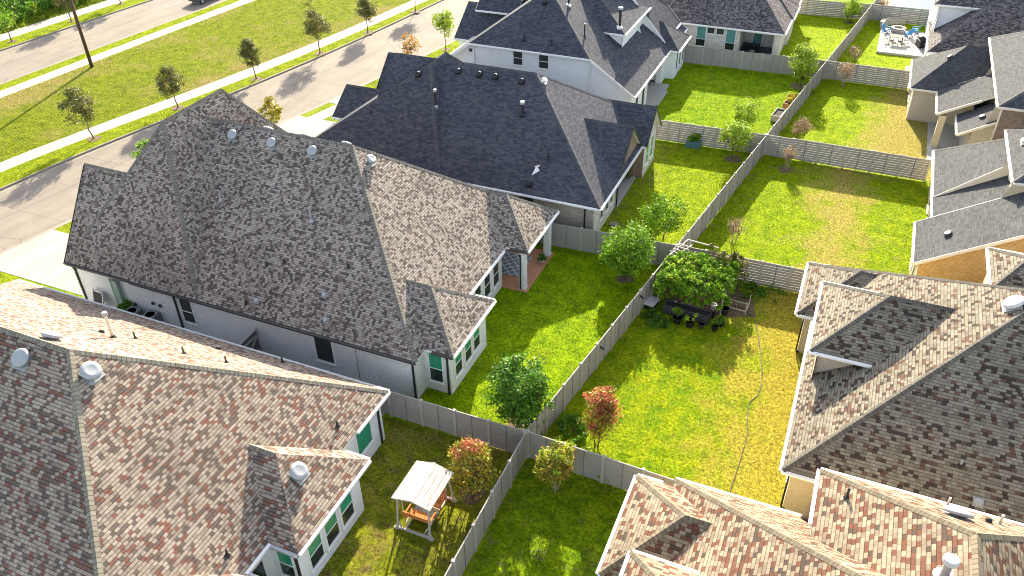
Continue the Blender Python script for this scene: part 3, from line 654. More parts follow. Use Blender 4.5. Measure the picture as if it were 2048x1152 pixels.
sE = cr([(0,-69.3),(20,-66.6),(39.5,-64.0),(45.7,-62.7),(65.4,-57.7),(78.6,-55.1),(94.8,-52.8),(120,-49.7),(160,-44.6)])
sW = cr([(0,-71.1),(20,-68.4),(40.7,-65.6),(46,-64.5),(66,-59.5),(79,-56.9),(94.8,-54.6),(120,-51.5),(160,-46.4)])
s2E = cr([(0,-84),(20,-81.2),(51,-77.7),(62,-76.6),(87,-74.0),(120,-70),(160,-65)]); s2W = lambda y: s2E(y) - 1.75
k2E = lambda y: s2E(y) - 3.3
k2W = cr([(0,-99),(20,-96),(61,-89.9),(72,-88.6),(82,-87.4),(120,-82.5),(160,-77)])
s3E = lambda y: k2W(y) - 2.6
s3W = lambda y: k2W(y) - 4.9
def strip(name, L_, R_, y0, y1, z, mat, skirt=0.0, kind='structure', step=2.0):
    mb = MB(); n = int((y1-y0)/step); u = 0
    for i in range(n):
        a, b = y0+(y1-y0)*i/n, y0+(y1-y0)*(i+1)/n
        la, lb, ra, rb = L_(a), L_(b), R_(a), R_(b); ln = math.hypot(b-a, lb-la)
        mb.face([(la,a,z),(ra,a,z),(rb,b,z),(lb,b,z)], [(0,u),(ra-la,u),(rb-lb,u+ln),(0,u+ln)])
        if skirt:
            mb.face([(ra,a,z),(ra,a,z-skirt),(rb,b,z-skirt),(rb,b,z)]); mb.face([(la,a,z-skirt),(la,a,z),(lb,b,z),(lb,b,z-skirt)])
        u += ln
    return tag(mb.build(name, M[mat] if isinstance(mat, str) else mat), kind=kind)
def sheet(name, pts, z, mat, uvs=1, kind='structure'):
    mb = MB(); mb.face([(x,y,z) for x,y in pts], [(x,y) for x,y in pts]); return tag(mb.build(name, M[mat]), kind=kind)
off = lambda f, d: (lambda y: f(y) + d)
sheet('ground', [(-700,-500),(700,-500),(700,900),(-700,900)], -.25, 'earth')
strip('road', off(kW,.14), off(kE,-.14), 0, 160, -.13, 'road'); strip('road', off(k2W,.14), off(k2E,-.14), 0, 160, -.13, 'road')
for f, s_ in ((kW,1),(kE,-1),(k2W,1),(k2E,-1)):       # kerbs: a real step with a gutter pan
    a, b = (f, off(f,.16)) if s_ > 0 else (off(f,-.16), f)
    strip('kerb', a, b, 0, 160, .012, 'kerb', skirt=.2)
    a, b = (off(f,.16), off(f,.65)) if s_ > 0 else (off(f,-.65), off(f,-.16)); strip('gutter_pan', a, b, 0, 160, -.122, 'kerb')
strip('lot_ground', kE, lambda y: 62, 0, 160, 0, 'lawn_d', step=4); strip('verge', sE, kW, 0, 160, 0, 'verge'); strip('pavement', sW, sE, 0, 160, .006, 'walk', skirt=.02)
strip('median_grass', s2E, sW, 0, 160, 0, 'median'); strip('pavement', s2W, s2E, 0, 160, .006, 'walk', skirt=.02); strip('verge', k2E, s2W, 0, 160, 0, 'verge')
strip('verge', s3E, k2W, 0, 160, 0, 'verge'); strip('pavement', s3W, s3E, 0, 160, .006, 'walk', skirt=.02); strip('rough_ground', lambda y: -220, s3W, 0, 160, 0, 'wild', step=8)
strip('front_verge', kE, off(kE,4.5), 26, 110, .003, 'verge')
def mx(y): return -11.2 + (y - 27) * .1437        # the main fence line
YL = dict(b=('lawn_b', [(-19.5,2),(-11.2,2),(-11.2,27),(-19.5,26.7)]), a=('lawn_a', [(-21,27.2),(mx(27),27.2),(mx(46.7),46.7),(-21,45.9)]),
 c=('lawn_c', [(-18,46.2),(mx(46.9),46.9),(mx(66),66),(-18,65)]), k=('lawn_k', [(-11.1,2),(-2,2),(-2,26.6),(-11.1,27)]),
 e=('lawn_e', [(mx(27.1),27.1),(2,26.7),(2,47),(mx(46.8),46.8)]), f=('lawn_f', [(mx(47),47),(8,47),(8,66),(mx(66.1),66.1)]),
 h=('lawn_h', [(mx(66.3),66.3),(10,66.1),(10,85.4),(mx(85.3),85.3)]), t=('lawn_t', [(mx(85.6),85.6),(8,85.6),(8,106.2),(mx(106.2),106.2)]))
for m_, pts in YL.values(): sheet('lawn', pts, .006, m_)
sheet('lawn', [(-17.3,85),(mx(85.5),85.5),(mx(106),106),(-17.3,105)], .006, 'lawn_t')
sheet('side_bounce_strip', [(-44,25.2),(-19.6,25.2),(-19.6,28.7),(-44,28.7)], .008, 'walk')  # unseen side-yard ground, made pale concrete to bounce light onto the white wall
def blades(pts, mat, dens, h=.075, wd=.03, seed=1, name='grass'):
    rs = np.random.RandomState(seed); P = np.array(pts, float); lo, hi = P.min(0), P.max(0)
    n = int((hi[0]-lo[0])*(hi[1]-lo[1])*dens); q = lo + rs.rand(n,2)*(hi-lo); ins = np.zeros(n, bool); j = len(P)-1
    for i in range(len(P)):
        a, b = P[i], P[j]; c = ((a[1] > q[:,1]) != (b[1] > q[:,1])) & (q[:,0] < (b[0]-a[0])*(q[:,1]-a[1])/((b[1]-a[1]) or 1e-9)+a[0]); ins ^= c; j = i
    q = q[ins]; n = len(q)
    th = rs.rand(n)*6.283; ph = rs.rand(n)*6.283; s = rs.uniform(.55,1.3,n); ln = rs.uniform(.15,.9,n)*h*s
    dx, dy = np.cos(th)*wd*s*.5, np.sin(th)*wd*s*.5; V = np.zeros((n,3,3), np.float32)
    V[:,0,0] = q[:,0]-dx; V[:,0,1] = q[:,1]-dy; V[:,1,0] = q[:,0]+dx; V[:,1,1] = q[:,1]+dy; V[:,2,0] = q[:,0]+np.cos(ph)*ln; V[:,2,1] = q[:,1]+np.sin(ph)*ln; V[:,2,2] = h*s*rs.uniform(.6,1.1,n)
    me = bpy.data.meshes.new(name); me.vertices.add(n*3); me.vertices.foreach_set('co', V.ravel()); me.loops.add(n*3); me.loops.foreach_set('vertex_index', np.arange(n*3, dtype=np.int32))
    me.polygons.add(n); me.polygons.foreach_set('loop_start', np.arange(0, n*3, 3, dtype=np.int32)); me.polygons.foreach_set('loop_total', np.full(n, 3, np.int32)); me.update(calc_edges=True); me.validate()
    me.materials.append(mat); o = bpy.data.objects.new(name, me); COL.objects.link(o); return tag(o, kind='stuff')
BL = dict(lawn_b='dull_olive_lawn', lawn_a='vivid_lawn', lawn_c='green_lawn_worn', lawn_k='green_lawn_bare_patches', lawn_e='lawn_green_to_gold', lawn_f='lawn_green_to_straw', lawn_h='lawn_green_to_tan', lawn_t='lawn_bright_green', lawn_d='green_lawn_far', verge='verge_grass', median='mown_median_grass')
bm = lambda k: M[BL[k] + '_blade']
GL = dict(b='short olive grass with brown patches around the garden swing', a='vivid green grass of the white brick house yard', c='green and yellow grass behind the dark brick house', k='green grass with bare patches at the bottom centre', e='grass turning from green to gold beside the hose', f='grass turning from green to straw yellow', h='grass turning from green to tan', t='bright green grass around the raised patio')
GD = dict(b=260, a=230, c=160, k=260, e=230, f=160, h=120, t=100)
for i, k in enumerate(YL): m_, pts = YL[k]; o = blades(pts, bm(m_), GD[k], .075 if k in 'abke' else .085, .03 if k in 'abke' else .04, i); tag(o, GL[k], 'grass')
tag(blades([(-17.5,66.9),(mx(66.6),66.6),(mx(85),85),(-17.5,84.3)], bm('lawn_d'), 150, .085, .04, 21), 'green grass behind the two storey white house', 'grass')
tag(blades([(-17.3,85.6),(mx(85.9),85.9),(mx(106),106),(-17.3,105)], bm('lawn_t'), 110, .09, .045, 22), 'bright grass beside the pale brick house', 'grass')
def blade_strip(L_, R_, y0, y1, mat, dens, lab, seed, h=.09, wd=.05):
    pts = [(L_(y), y) for y in np.arange(y0, y1+.1, 2)] + [(R_(y), y) for y in np.arange(y1, y0-.1, -2)]; tag(blades(pts, mat, dens, h, wd, seed), lab, 'grass')
blade_strip(s2E, sW, 36, 104, bm('median'), 75, 'mown grass of the wide median between the two pavements', 31)
blade_strip(sE, kW, 34, 100, bm('verge'), 90, 'strip of grass between the near pavement and the road', 32, .08, .045); blade_strip(k2E, s2W, 50, 96, bm('verge'), 60, 'strip of grass along the far road', 33)
blade_strip(s3E, k2W, 58, 90, bm('verge'), 50, 'dry strip of grass across the far road', 34); blade_strip(off(kE,.05), off(kE,2.6), 34.6, 54, bm('verge'), 90, 'grass verge before the taupe roofed house', 35, .08, .045)
blade_strip(off(kE,.05), off(kE,4.4), 66.5, 81.8, bm('verge'), 90, 'grass verge between the driveways of the charcoal roofed houses', 36, .08, .045); blade_strip(off(kE,.05), off(kE,2.6), 26.2, 28.8, bm('verge'), 120, 'small strip of grass by the near driveway', 37, .08, .045)
blade_strip(lambda y: -128, s3W, 54, 92, M['rough_grass_blade'], 30, 'rough grass beyond the far pavement', 38, .3, .12)
# driveways and paths
def slab(name, pts, z=.02, mat='drive'):
    mb = MB(); mb.face([(x,y,z) for x,y in pts], [(y,x) for x,y in pts])
    for i in range(len(pts)): p, q = pts[i], pts[(i+1)%len(pts)]; mb.face([(p[0],p[1],z),(p[0],p[1],z-.1),(q[0],q[1],z-.1),(q[0],q[1],z)])
    return tag(mb.build(name, M[mat]), kind='structure')
slab('driveway', [(kE(28.9)-.1,28.9),(-43.2,28.9),(-43.2,34.35),(kE(34.35)-.1,34.35)])
slab('driveway', [(kE(20)-.1,20),(-44,20),(-44,26),(kE(26)-.1,26)])
slab('driveway', [(kE(55.0)-.1,55.0),(-39.3,54.4),(-39.3,58.4),(kE(58.3)-.1,58.3)]); slab('pavement', [(-46.2,58.3),(-44.6,58.3),(-43.0,66),(-44.4,66)], .018, 'walk')
slab('driveway', [(kE(62)-.1,62),(-38.6,61.5),(-38.6,65.6),(kE(66)-.1,66)]); slab('driveway', [(kE(82.5)-.1,82.5),(-37,82),(-37,88),(kE(88)-.1,88)])
slab('garden_path', [(4.6,85.7),(6.2,85.7),(6.2,92),(4.75,92)], .03, 'walk')
tag(slab('bare_earth', [(-4.5,42.4),(-2.3,43.2),(-2.8,45.0),(-4.6,46.2),(-8.8,46.2),(-8.9,43.5),(-7.0,42.0)], .012, 'mulch'), kind='structure')
for pts in ([(-11.1,28.0),(-10.0,28.6),(-8.8,36.5),(-9.8,36.5)],): pass
# beds of mulch under some trees
# ------------------------------------------------------------------ fences
PIT = 2.03
def panel_mesh():
    m = MB(); n = 9; hb = 1.80 / n
    for i in range(n): m.box((PIT/2, 0, .02 + hb*(i+.5)), (PIT-.06, .034 if i % 2 else .030, hb-.012))
    m.box((PIT/2, 0, .93), (PIT-.08, .012, 1.78))
    m.box((PIT/2, 0, .93), (.035, .07, 1.82), 0, 1); m.box((PIT/2, 0, 1.845), (PIT-.04, .06, .035)); return m
def slat_mesh():
    m = MB(); n = 9; hb = 1.80 / n
    for i in range(n): m.box((PIT/2, 0, .02 + hb*(i+.5)), (PIT-.06, .03, hb-(.020 if i % 3 else .010)))
    m.box((PIT/2, 0, .93), (.05, .07, 1.82), 0, 1); m.box((PIT/2, 0, 1.845), (PIT-.04, .06, .035)); return m
def post_mesh(): m = MB(); m.box((0,0,.945), (.15,.15,1.89)); m.box((0,0,1.90), (.155,.155,.02)); return m
_pan = _post = _slat = None
def fence(label, p, q, slat=False):
    global _pan, _post, _slat
    L = math.hypot(q[0]-p[0], q[1]-p[1]); n = max(1, round(L/PIT)); k = L/n/PIT
    r = empty('fence', (p[0],p[1],0), math.atan2(q[1]-p[1], q[0]-p[0]), label, 'fence'); r['group'] = 'plank fences between the yards'
    rng = random.Random(label); z = 0
    for i in range(n+1):
        if _post is None: _post = post_mesh().build('post', M['fence_post'], r); o = _post
        else: o = _post.copy(); COL.objects.link(o); o.parent = r
        o.location = (i*L/n, 0, z + rng.uniform(-.01,.01)); o.rotation_euler = (0,0,0)
        if i < n:
            src = _slat if slat else _pan
            if src is None:
                o = (slat_mesh() if slat else panel_mesh()).build('panel', [M['fence'], M['fence_dark']], r)
                if slat: _slat = o
                else: _pan = o
            else: o = src.copy(); COL.objects.link(o); o.parent = r
            if rng.random() < .14: z = rng.uniform(-.05,.05)
            o.location = (i*L/n, 0, z); o.scale = (k,1,1)
    return r
J = [(mx(y), y) for y in (27.0, 46.7, 66.05, 85.4, 106.2)]
fence('long plank fence between the sunlit white-house lawn and the gold lawn with the vine arbour', (J[0][0], J[0][1]), (J[1][0], J[1][1]-.12))
fence('middle stretch of the long fence, beside the green lawn behind the dark brick house', (J[1][0], J[1][1]), (J[2][0], J[2][1]-.12))
fence('stretch of the long fence behind the two raised planters', J[2], (J[3][0], J[3][1]-.12))
fence('farthest full stretch of the long fence, beside the yard with the raised patio', J[3], (J[4][0], J[4][1]-.12))
fence('short end of the long fence by the swimming pool', J[4], (mx(114), 114))
fence('fence running down to the bottom edge of the picture beside the garden swing', (-11.2, 26.85), (-11.2, 8.6))
fence('blue-grey fence between the swing yard and the white brick house', (J[0][0]-.1, 26.95), (-28.9, 26.9))
fence('blue-grey fence behind the round leafy tree, ending at the dark brick house', (J[1][0]-.1, 46.65), (-21.5, 45.95))
fence('fence with a green planter box before it, behind the brick bay', (J[2][0]-.1, 66.0), (-30, 65.0), True)
fence('grey fence below the pale brick house with the open patio', (J[3][0]-.1, 85.35), (-19, 84.6))
fence('shaded fence with slatted stripes at the top, behind the green lawn', (J[4][0]-.1, 106.1), (-12, 105.2), True)
fence('fence in front of the gold lawn, running under the rust shingle roof', (J[0][0]+.1, 27.0), (.95, 26.55))
fence('slatted fence behind the vine arbour', (J[1][0]+.1, 46.72), (.9, 46.85), True)
fence('slatted fence at the top of the straw coloured lawn', (J[2][0]+.1, 66.05), (7.0, 65.95), True)
fence('slatted fence between the tan lawn and the raised patio yard', (J[3][0]+.1, 85.4), (5.0, 85.3), True)
fence('brown fence between the pool and the fire pit patio', (J[4][0]+.1, 106.2), (6.6, 106.3), True)
g = empty('side_gate', (-29.0,25.35,0), R(90), 'dark grey fence gate across the gap between the two white walled houses', 'gate')
m = MB()
for i in range(16): m.box((.11+.2*i, 0, .95), (.185,.03,1.8))
m.build('gate_boards', plain('dark_grey_gate', (.10,.105,.105), .8), g); m = MB(); m.box((1.62,-.03,.4),(3.2,.04,.1)); m.box((1.62,-.03,1.5),(3.2,.04,.1)); m.box((1.62,0,1.87),(3.24,.07,.05)); m.bar((1.7,-.03,.45),(3.15,-.03,1.45),.08); m.build('gate_frame', M['fence_post'], g)
m = MB(); m.box((1.6,0,.95),(.1,.1,1.95)); m.box((3.2,0,.95),(.1,.1,1.95)); m.build('post', M['fence_post'], g)
# ------------------------------------------------------------------ roof vents and pipes (parts of the roofs they sit on)
def slope_m(h, x, y):
    e = .15; zx = (roof_z(h,x+e,y)-roof_z(h,x-e,y))/(2*e); zy = (roof_z(h,x,y+e)-roof_z(h,x,y-e))/(2*e)
    n = Vector((-zx,-zy,1)).normalized(); return n, n.to_track_quat('Z','Y').to_matrix()
def dome(h, ro, x, y, mat='galv', r=.33, name='roof_vent'):
    n, Q = slope_m(h,x,y); z = roof_z(h,x,y); m = MB(); c = Vector((x,y,z))
    d = Vector((-n.x,-n.y,0)); 
    m.box(c+n*.012+Q@Vector((0,-r*.25,0)), (r*1.75,r*1.75,.02), 0, 0, Q)
    m.lathe([(r*.55,0),(r*.55,.12),(r*.96,.10),(r*1.0,.13),(r*1.0,.18),(r*.96,.22),(r*.84,.265),(r*.6,.285),(r*.45,.275),(r*.2,.27),(0.01,.268)], c+n*.01, 24, M=Q); return m.build(name, M[mat], ro, True)
def pipe(h, ro, x, y, ht, r=.06, mat='galv', cap=False, fl='galv', top=None):
    z = roof_z(h,x,y); n, Q = slope_m(h,x,y); m = MB(); c = Vector((x,y,z))
    m.lathe([(r*2.6,.0),(r*2.2,.03),(r*1.3,.10),(r*1.1,.16)], c, 12, mi=1); m.box(c+n*.012, (r*4,r*4.6,.02), 0, 1, Q)
    m.tube([(x,y,z-.05),(x,y,z+ht)], r, 12)
    if cap: m.lathe([(r*1.2,0),(r*1.9,.02),(r*1.9,.16),(r*1.6,.20),(.01,.22)], (x,y,z+ht-.04), 16, mi=2)
    return m.build('vent_pipe', [M[mat], M[fl], M[top or mat]], ro, False)
def boxvent(h, ro, x, y, s=.34, mat='black', ht=.2, name='roof_vent'):
    z = roof_z(h,x,y); n, Q = slope_m(h,x,y); m = MB(); c = Vector((x,y,z))
    m.box(c+n*.01, (s*1.4,s*1.4,.02), 0, 0, Q); m.box(c+n*(ht/2), (s,s,ht), 0, 0, Q)
    m.lathe([(s*.55,0),(s*.62,.03),(s*.5,.07),(.01,.08)], c+n*ht, 12, M=Q); return m.build(name, M[mat], ro)
def oval(h, ro, x, y):
    z = roof_z(h,x,y); n, Q = slope_m(h,x,y); m = MB(); m.lathe([(.24,0),(.24,.12),(.2,.2),(.01,.21)], Vector((x,y,z)), 14, M=Q); m.build('roof_vent', M['bronze'], ro)
for x, y in ((-34.88,36.48),(-31.91,36.46),(-28.92,36.46),(-25.5,37.26),(-33.4,37.95),(-30.6,37.95),(-27.6,37.95)): dome('A', A_roof, x, y)
pipe('A', A_roof, -33.97, 33.22, .42, .05, 'galv'); pipe('A', A_roof, -27.34, 33.21, .95, .065, 'galv', top='whitemetal')
for x, y in ((-29.13,30.75),(-28.07,31.06),(-23.95,31.54),(-29.52,28.8)): pipe('A', A_roof, x, y, .26, .045, 'black', fl='black')
for x, y in ((-28.88,29.05),(-24.78,30.1),(-24.14,29.05)): boxvent('A', A_roof, x, y, .24, 'galv', .12)
for x, y in ((-29.39,15.88),(-26.36,16.45),(-29.21,17.2),(-18.59,18.61)): dome('B', B_roof, x, y, 'galv', .43)
pipe('B', B_roof, -29.6, 20.23, 1.35, .07, 'cream', True, 'bronze', 'galv')
for x, y in ((-29.43,21.19),(-26.45,21.21),(-24.65,21.91)): pipe('B', B_roof, x, y, .4, .04, 'bronze', fl='bronze')
for x, y in ((-30.62,20.43),(-27.24,23.9)): boxvent('B', B_roof, x, y, .2, 'bronze', .06)
for x, y in ((-19.04,22.3),(-19.13,14.33),(-24.29,25.16)): pipe('B', B_roof, x, y, .35, .045, 'black', fl='black')
for x, y in ((-30.9,53.12),(-28.15,54.5),(-26.36,54.5),(-25.0,54.5),(-22.82,54.45),(-19.58,47.95)): boxvent('C', C_roof, x, y, .36, 'black', .17)
pipe('C', C_roof, -28.71, 51.59, 1.25, .07, 'black', top='galv', cap=True); pipe('C', C_roof, -21.87, 52.28, .9, .10, 'black', True, 'black', 'galv'); pipe('C', C_roof, -18.85, 49.75, .5, .05, 'black', fl='black'); pipe('C', C_roof, -33.8, 50.35, .3, .05, 'black', fl='black')
dome('C', C_roof, -21.28, 55.0, 'white', .24)
for x, y in ((-28.16,67.8),(-25.46,67.75)): pipe('D', D_roof, x, y, .45, .06, 'black', fl='black')
pipe('D', D_roof, -23.06, 69.7, 1.1, .06, 'black', fl='black'); pipe('D', D_roof, -20.9, 73.4, 1.7, .12, 'black', True, 'white', 'galv'); pipe('D', D_roof, -25.6, 72.4, 1.6, .1, 'black', fl='white'); boxvent('D', D_roof, -27.5, 71.2)
dome('E', E_roof, 9.27, 37.2, 'whitemetal', .48); boxvent('E', E_roof, 8.9, 28.9, .3, 'galv', .1); pipe('E', E_roof, 8.0, 30.0, .35, .05, 'galv', fl='black')
pipe('K', K_roof, 3.29, 23.97, .55, .05, 'bronze', fl='bronze')
for x, y in ((6.9,25.35),(8.51,24.66)): pipe('K', K_roof, x, y, .5, .05, 'cream', fl='cream')
pipe('K', K_roof, 6.1, 19.7, .75, .13, 'galv', True, 'galv', 'whitemetal'); dome('K', K_roof, 6.87, 23.55, 'galv', .50); boxvent('K', K_roof, 8.06, 24.3, .2, 'bronze', .1)
oval('F', F_roof, 7.64, 50.58); oval('H', H_roof, 7.55, 80.53); oval('H', H_roof, 8.2, 78.4) ; oval('H', H_roof, 10.2, 70.72)
dome('F', F_roof, 11.4, 58.57, 'white', .3); pipe('F', F_roof, 11.9, 57.0, 2.2, .15, 'black', True, 'white', 'black')
# ------------------------------------------------------------------ trees and plants
def leaves(mb, rng, cl, n, size, flat=.3, ctr=None):
    """n leaf faces in each clump (centre, radius)"""
    for c, r in cl:
        for _ in range(n):
            d = Vector((rng.gauss(0,1), rng.gauss(0,1), rng.gauss(0,1))).normalized() * (rng.random() ** .5) * r
            p = c + Vector((d.x, d.y, d.z*.8))
            nrm = (Vector((rng.gauss(0,1), rng.gauss(0,1), rng.gauss(0,1)+flat)) + ((p-ctr).normalized()*.8 if ctr else Vector())).normalized()
            a = nrm.orthogonal().normalized(); a.rotate(Matrix.Rotation(rng.random()*6.28, 3, nrm)); b = nrm.cross(a)
            s = size * rng.uniform(.6, 1.35); a = a*s; b = b*s*.55
            mb.face([p-a, p-b*.9+a*.1, p+a, p+b*.9+a*.1])
def limb(mb, rng, p, q, r0, r1, n=4, wob=.08):
    p, q = Vector(p), Vector(q); L = (q-p).length; pts = []; rd = []
    for i in range(n+1):
        t = i/n; w_ = Vector((rng.uniform(-1,1), rng.uniform(-1,1), 0)) * wob * L * math.sin(math.pi*t)
        pts.append(p.lerp(q, t) + w_ + Vector((0,0,-.06*L*math.sin(math.pi*t)*0))); rd.append(r0+(r1-r0)*t)
    mb.tube(pts, rd, 7)
def tree(name, label, cat, x, y, h, cw, leaf, seed, base=.35, stems=1, nl=70, size=.085, nc=44, trunk=.06, fl=None, bark='bark', squash=1.0, open_=0.0, group=None, lean=(0,0), low=None, mulch=None, shape='oval', copy_ok=False):
    rng = random.Random(seed); t = empty(name, (x,y,0), 0, label, cat, group); cw *= 1.22; nc = int(nc*1.35); nl = int(nl*.62); size *= 1.12
    zb = h*base; cz = (h+zb)/2; rz = (h-zb)/2*squash; rx = cw/2; ctr = Vector((lean[0], lean[1], cz)); cl = []
    for i in range(nc):
        for _ in range(30):
            d = Vector((rng.gauss(0,1), rng.gauss(0,1), rng.gauss(0,1))).normalized() * (rng.uniform(.25,1) ** .6)
            f = 1.0
            if shape == 'cone': f = 1.12 - .55*(d.z*.5+.5)
            if shape == 'vase': f = .62 + .5*(d.z*.5+.5)
            p = Vector((d.x*rx*f*.86, d.y*rx*f*.86, d.z*rz*.9)) + ctr
            k = mnoise.noise(p*1.7 + Vector((seed*3.1,0,0)))
            if k > -.22 + open_: break
        cl.append((p, rng.uniform(.22,.46)*min(rx,1.5)))
    tb = MB(); roots = [Vector((rng.uniform(-.18,.18), rng.uniform(-.18,.18), 0)) if stems > 1 else Vector() for _ in range(stems)]
    forks = []
    for r_ in roots:
        top = Vector((lean[0]*.6 + r_.x*2.2, lean[1]*.6 + r_.y*2.2, zb + rz*(.5 if stems == 1 else .1))); limb(tb, rng, r_ + Vector((0,0,-.05)), top, trunk if stems == 1 else trunk*.55, trunk*.4, 5, .035); forks.append(top)
    for i, (c, r_) in enumerate(cl):
        if i % 2 == 0 or open_ > .1:
            f = min(forks, key=lambda q: (q-c).length); s = f.lerp(Vector((f.x, f.y, max(zb*.75, min(c.z-.3, f.z)))), .9)
            limb(tb, rng, s, c, trunk*.30, .008, 3, .08)
    tb.build('trunk', M[bark], t, True)
    lb = MB(); leaves(lb, rng, cl, nl, size, .35, ctr); lb.build('crown', M[leaf], t)
    if fl:
        fm, fn, fk = fl; fb = MB(); c2 = sorted(cl, key=lambda c: -(c[0].z + rng.uniform(-.5,.5)*h*.25))[:fk]
        leaves(fb, rng, [(c + Vector((rng.uniform(-.1,.1), rng.uniform(-.1,.1), .1)), r_*.85) for c, r_ in c2], fn, size*.9, .3, ctr); fb.build('blossom', M[fm], t)
    if mulch:
        m = MB(); k = 22; ring = []
        for i in range(k): a = 6.283*i/k; rr = mulch*(1+.1*math.sin(a*3+seed)); ring.append((rr*math.cos(a), rr*math.sin(a), .02))
        m.face(ring); m.build('mulch_ring', M['mulch'], t)
    return t
# street trees on the median strip
ST = [(-61.62,47.32,5.1,3.3,'first and largest olive street tree, its shadow on the road at the left edge','lf_olive'),(-59.27,55.57,4.2,2.8,'second olive street tree, leaning a little, just above the taupe roof peak','lf_olive'),
      (-56.77,64.43,4.3,2.3,'narrow olive street tree between two rounder ones','lf_olive'),(-54.83,73.15,5.0,3.5,'dense dark street tree with a broad crown, in the middle of the row','lf_olive'),
      (-53.49,81.1,4.4,2.7,'street tree near the top edge, right of the dense dark one','lf_olive'),(-52.04,90.05,4.5,3.0,'street tree cut by the top edge, only its thin trunk in view','lf_olive')]
for i, (x,y,h,cw,lb,lf) in enumerate(ST):
    tree('street_tree', lb, 'tree', x, y, h, cw, lf, 11+i, base=.30, nc=46, nl=85, size=.085, trunk=.075, shape='cone', group='young street trees on the verge', mulch=.62, open_=.10, lean=((-.45,-.1) if i == 0 else (-.2,0) if i < 3 else (0,0)))
for i, (x,y,h,cw,lb) in enumerate([(-90.89,63.6,4.2,3.2,'green street tree at the far left edge, across both roads'),(-90.1,71.6,4.4,2.6,'thin far street tree behind the tall wooden pole'),(-89.7,79.3,4.4,2.8,'far street tree at the top edge right of the wooden pole')]):
    tree('street_tree', lb, 'tree', x, y, h, cw, 'lf_green' if i == 0 else 'lf_olive', 31+i, base=.3, nc=30, nl=50, size=.11, trunk=.08, group='young trees across the far road', mulch=.5)
tree('front_yard_tree','small green tree on the verge behind the taupe garage roof','tree',-50.1,42.7,4.0,1.8,'lf_green',41,nc=26,nl=60,size=.1,base=.4,mulch=.5)
tree('front_yard_tree','young yellow tree behind the ridge of the taupe roof','tree',-46.6,53.9,3.8,1.7,'lf_yellow',42,nc=26,nl=60,size=.1,base=.3,mulch=.5,trunk=.045)
tree('front_yard_tree','sparse orange tree, half bare, between road and charcoal roof','tree',-43.1,73.0,4.1,1.9,'lf_orange',43,nc=20,nl=45,size=.09,base=.3,mulch=.5,trunk=.045,open_=.12)
tree('front_yard_tree','tall yellow green tree on the grass before the two storey white house','tree',-42.3,79.2,4.6,2.3,'lf_lime',44,nc=36,nl=60,size=.1,base=.3,mulch=.55,open_=.05)
# back yards
tree('garden_tree','large round dark green tree inside the corner of the long fence','tree',-12.35,29.0,4.8,3.3,'lf_dark',51,base=.06,nc=85,nl=120,size=.085,trunk=.07,stems=3,mulch=.8,squash=.98)
tree('garden_tree','dense bright green tree standing in front of the blue-grey fence','tree',-11.15,44.2,4.2,3.0,'lf_green',52,base=.12,nc=80,nl=120,size=.085,stems=3,mulch=.6)
tree('garden_tree','feathery light green tree with long loose branches, behind the blue-grey fence','tree',-10.1,49.9,3.6,3.1,'lf_green',53,base=.18,nc=48,nl=75,size=.085,stems=2,open_=.08,trunk=.05)
tree('garden_tree','slim yellow green tree in front of the fence with the green planter box','tree',-7.75,64.35,3.6,2.4,'lf_lime',54,base=.25,nc=44,nl=75,size=.085,stems=2,open_=.04,mulch=.7)
tree('garden_tree','slim yellow green tree just behind the one by the planter fence','tree',-7.95,69.4,3.4,2.1,'lf_lime',55,base=.2,nc=40,nl=70,size=.085,stems=2,open_=.04)
tree('garden_tree','tall yellow green tree in the fence corner above the raised planters','tree',-4.75,82.4,4.4,2.5,'lf_lime',56,base=.12,nc=60,nl=85,size=.09,stems=3,mulch=.9)
tree('garden_tree','small yellow green tree against the shaded fence at the top','tree',-1.9,104.4,2.7,2.0,'lf_lime',57,base=.2,nc=30,nl=60,size=.1,stems=2,mulch=.6)
tree('crape_myrtle','crape myrtle with coral red flowers beside the gold lawn','tree',-8.05,29.0,4.0,1.9,'lf_rust',61,base=.18,nc=50,nl=95,size=.07,stems=4,fl=('lf_red',60,36),shape='vase',trunk=.05)
tree('crape_myrtle','bushy crape myrtle turning orange with a bright red tip, beside the garden swing','tree',-12.75,23.7,3.6,2.2,'lf_rust',62,base=.15,nc=60,nl=70,size=.075,stems=5,fl=('lf_red',70,5),mulch=.6)
tree('crape_myrtle','small olive crape myrtle with pale stems below the long fence corner','tree',-9.0,25.35,3.3,1.75,'lf_rust',63,base=.30,nc=44,nl=80,size=.07,stems=4,fl=('lf_lime',40,20),bark='bark_pale',trunk=.05)
tree('crape_myrtle','bare pinkish crape myrtle in front of the straw lawn fence','tree',-3.45,63.95,2.7,1.35,'lf_dry',64,base=.3,nc=26,nl=22,size=.06,stems=5,bark='bark_pale',open_=.2,shape='vase',mulch=.6,trunk=.05)
tree('crape_myrtle','thin dry crape myrtle behind the vine arbour','tree',-5.3,51.4,2.3,1.5,'lf_dry',65,base=.25,nc=26,nl=20,size=.06,stems=5,bark='bark_pale',open_=.2,shape='vase',trunk=.045)
tree('crape_myrtle','pinkish crape myrtle in front of the slatted fence of the raised patio yard','tree',-.7,83.8,2.7,1.6,'lf_dry',66,base=.3,nc=34,nl=30,size=.065,stems=3,bark='bark_pale',open_=.1)
tree('crape_myrtle','low round tan crape myrtle beside the tan lawn','tree',-3.1,70.1,2.0,1.5,'lf_dry',67,base=.2,nc=34,nl=45,size=.065,stems=3)
tree('crape_myrtle','small dry bush on the grass near the raised patio','tree',-.4,91.8,1.6,1.35,'lf_dry',68,base=.1,nc=20,nl=28,size=.06,stems=4,bark='bark_pale',open_=.15,shape='vase')
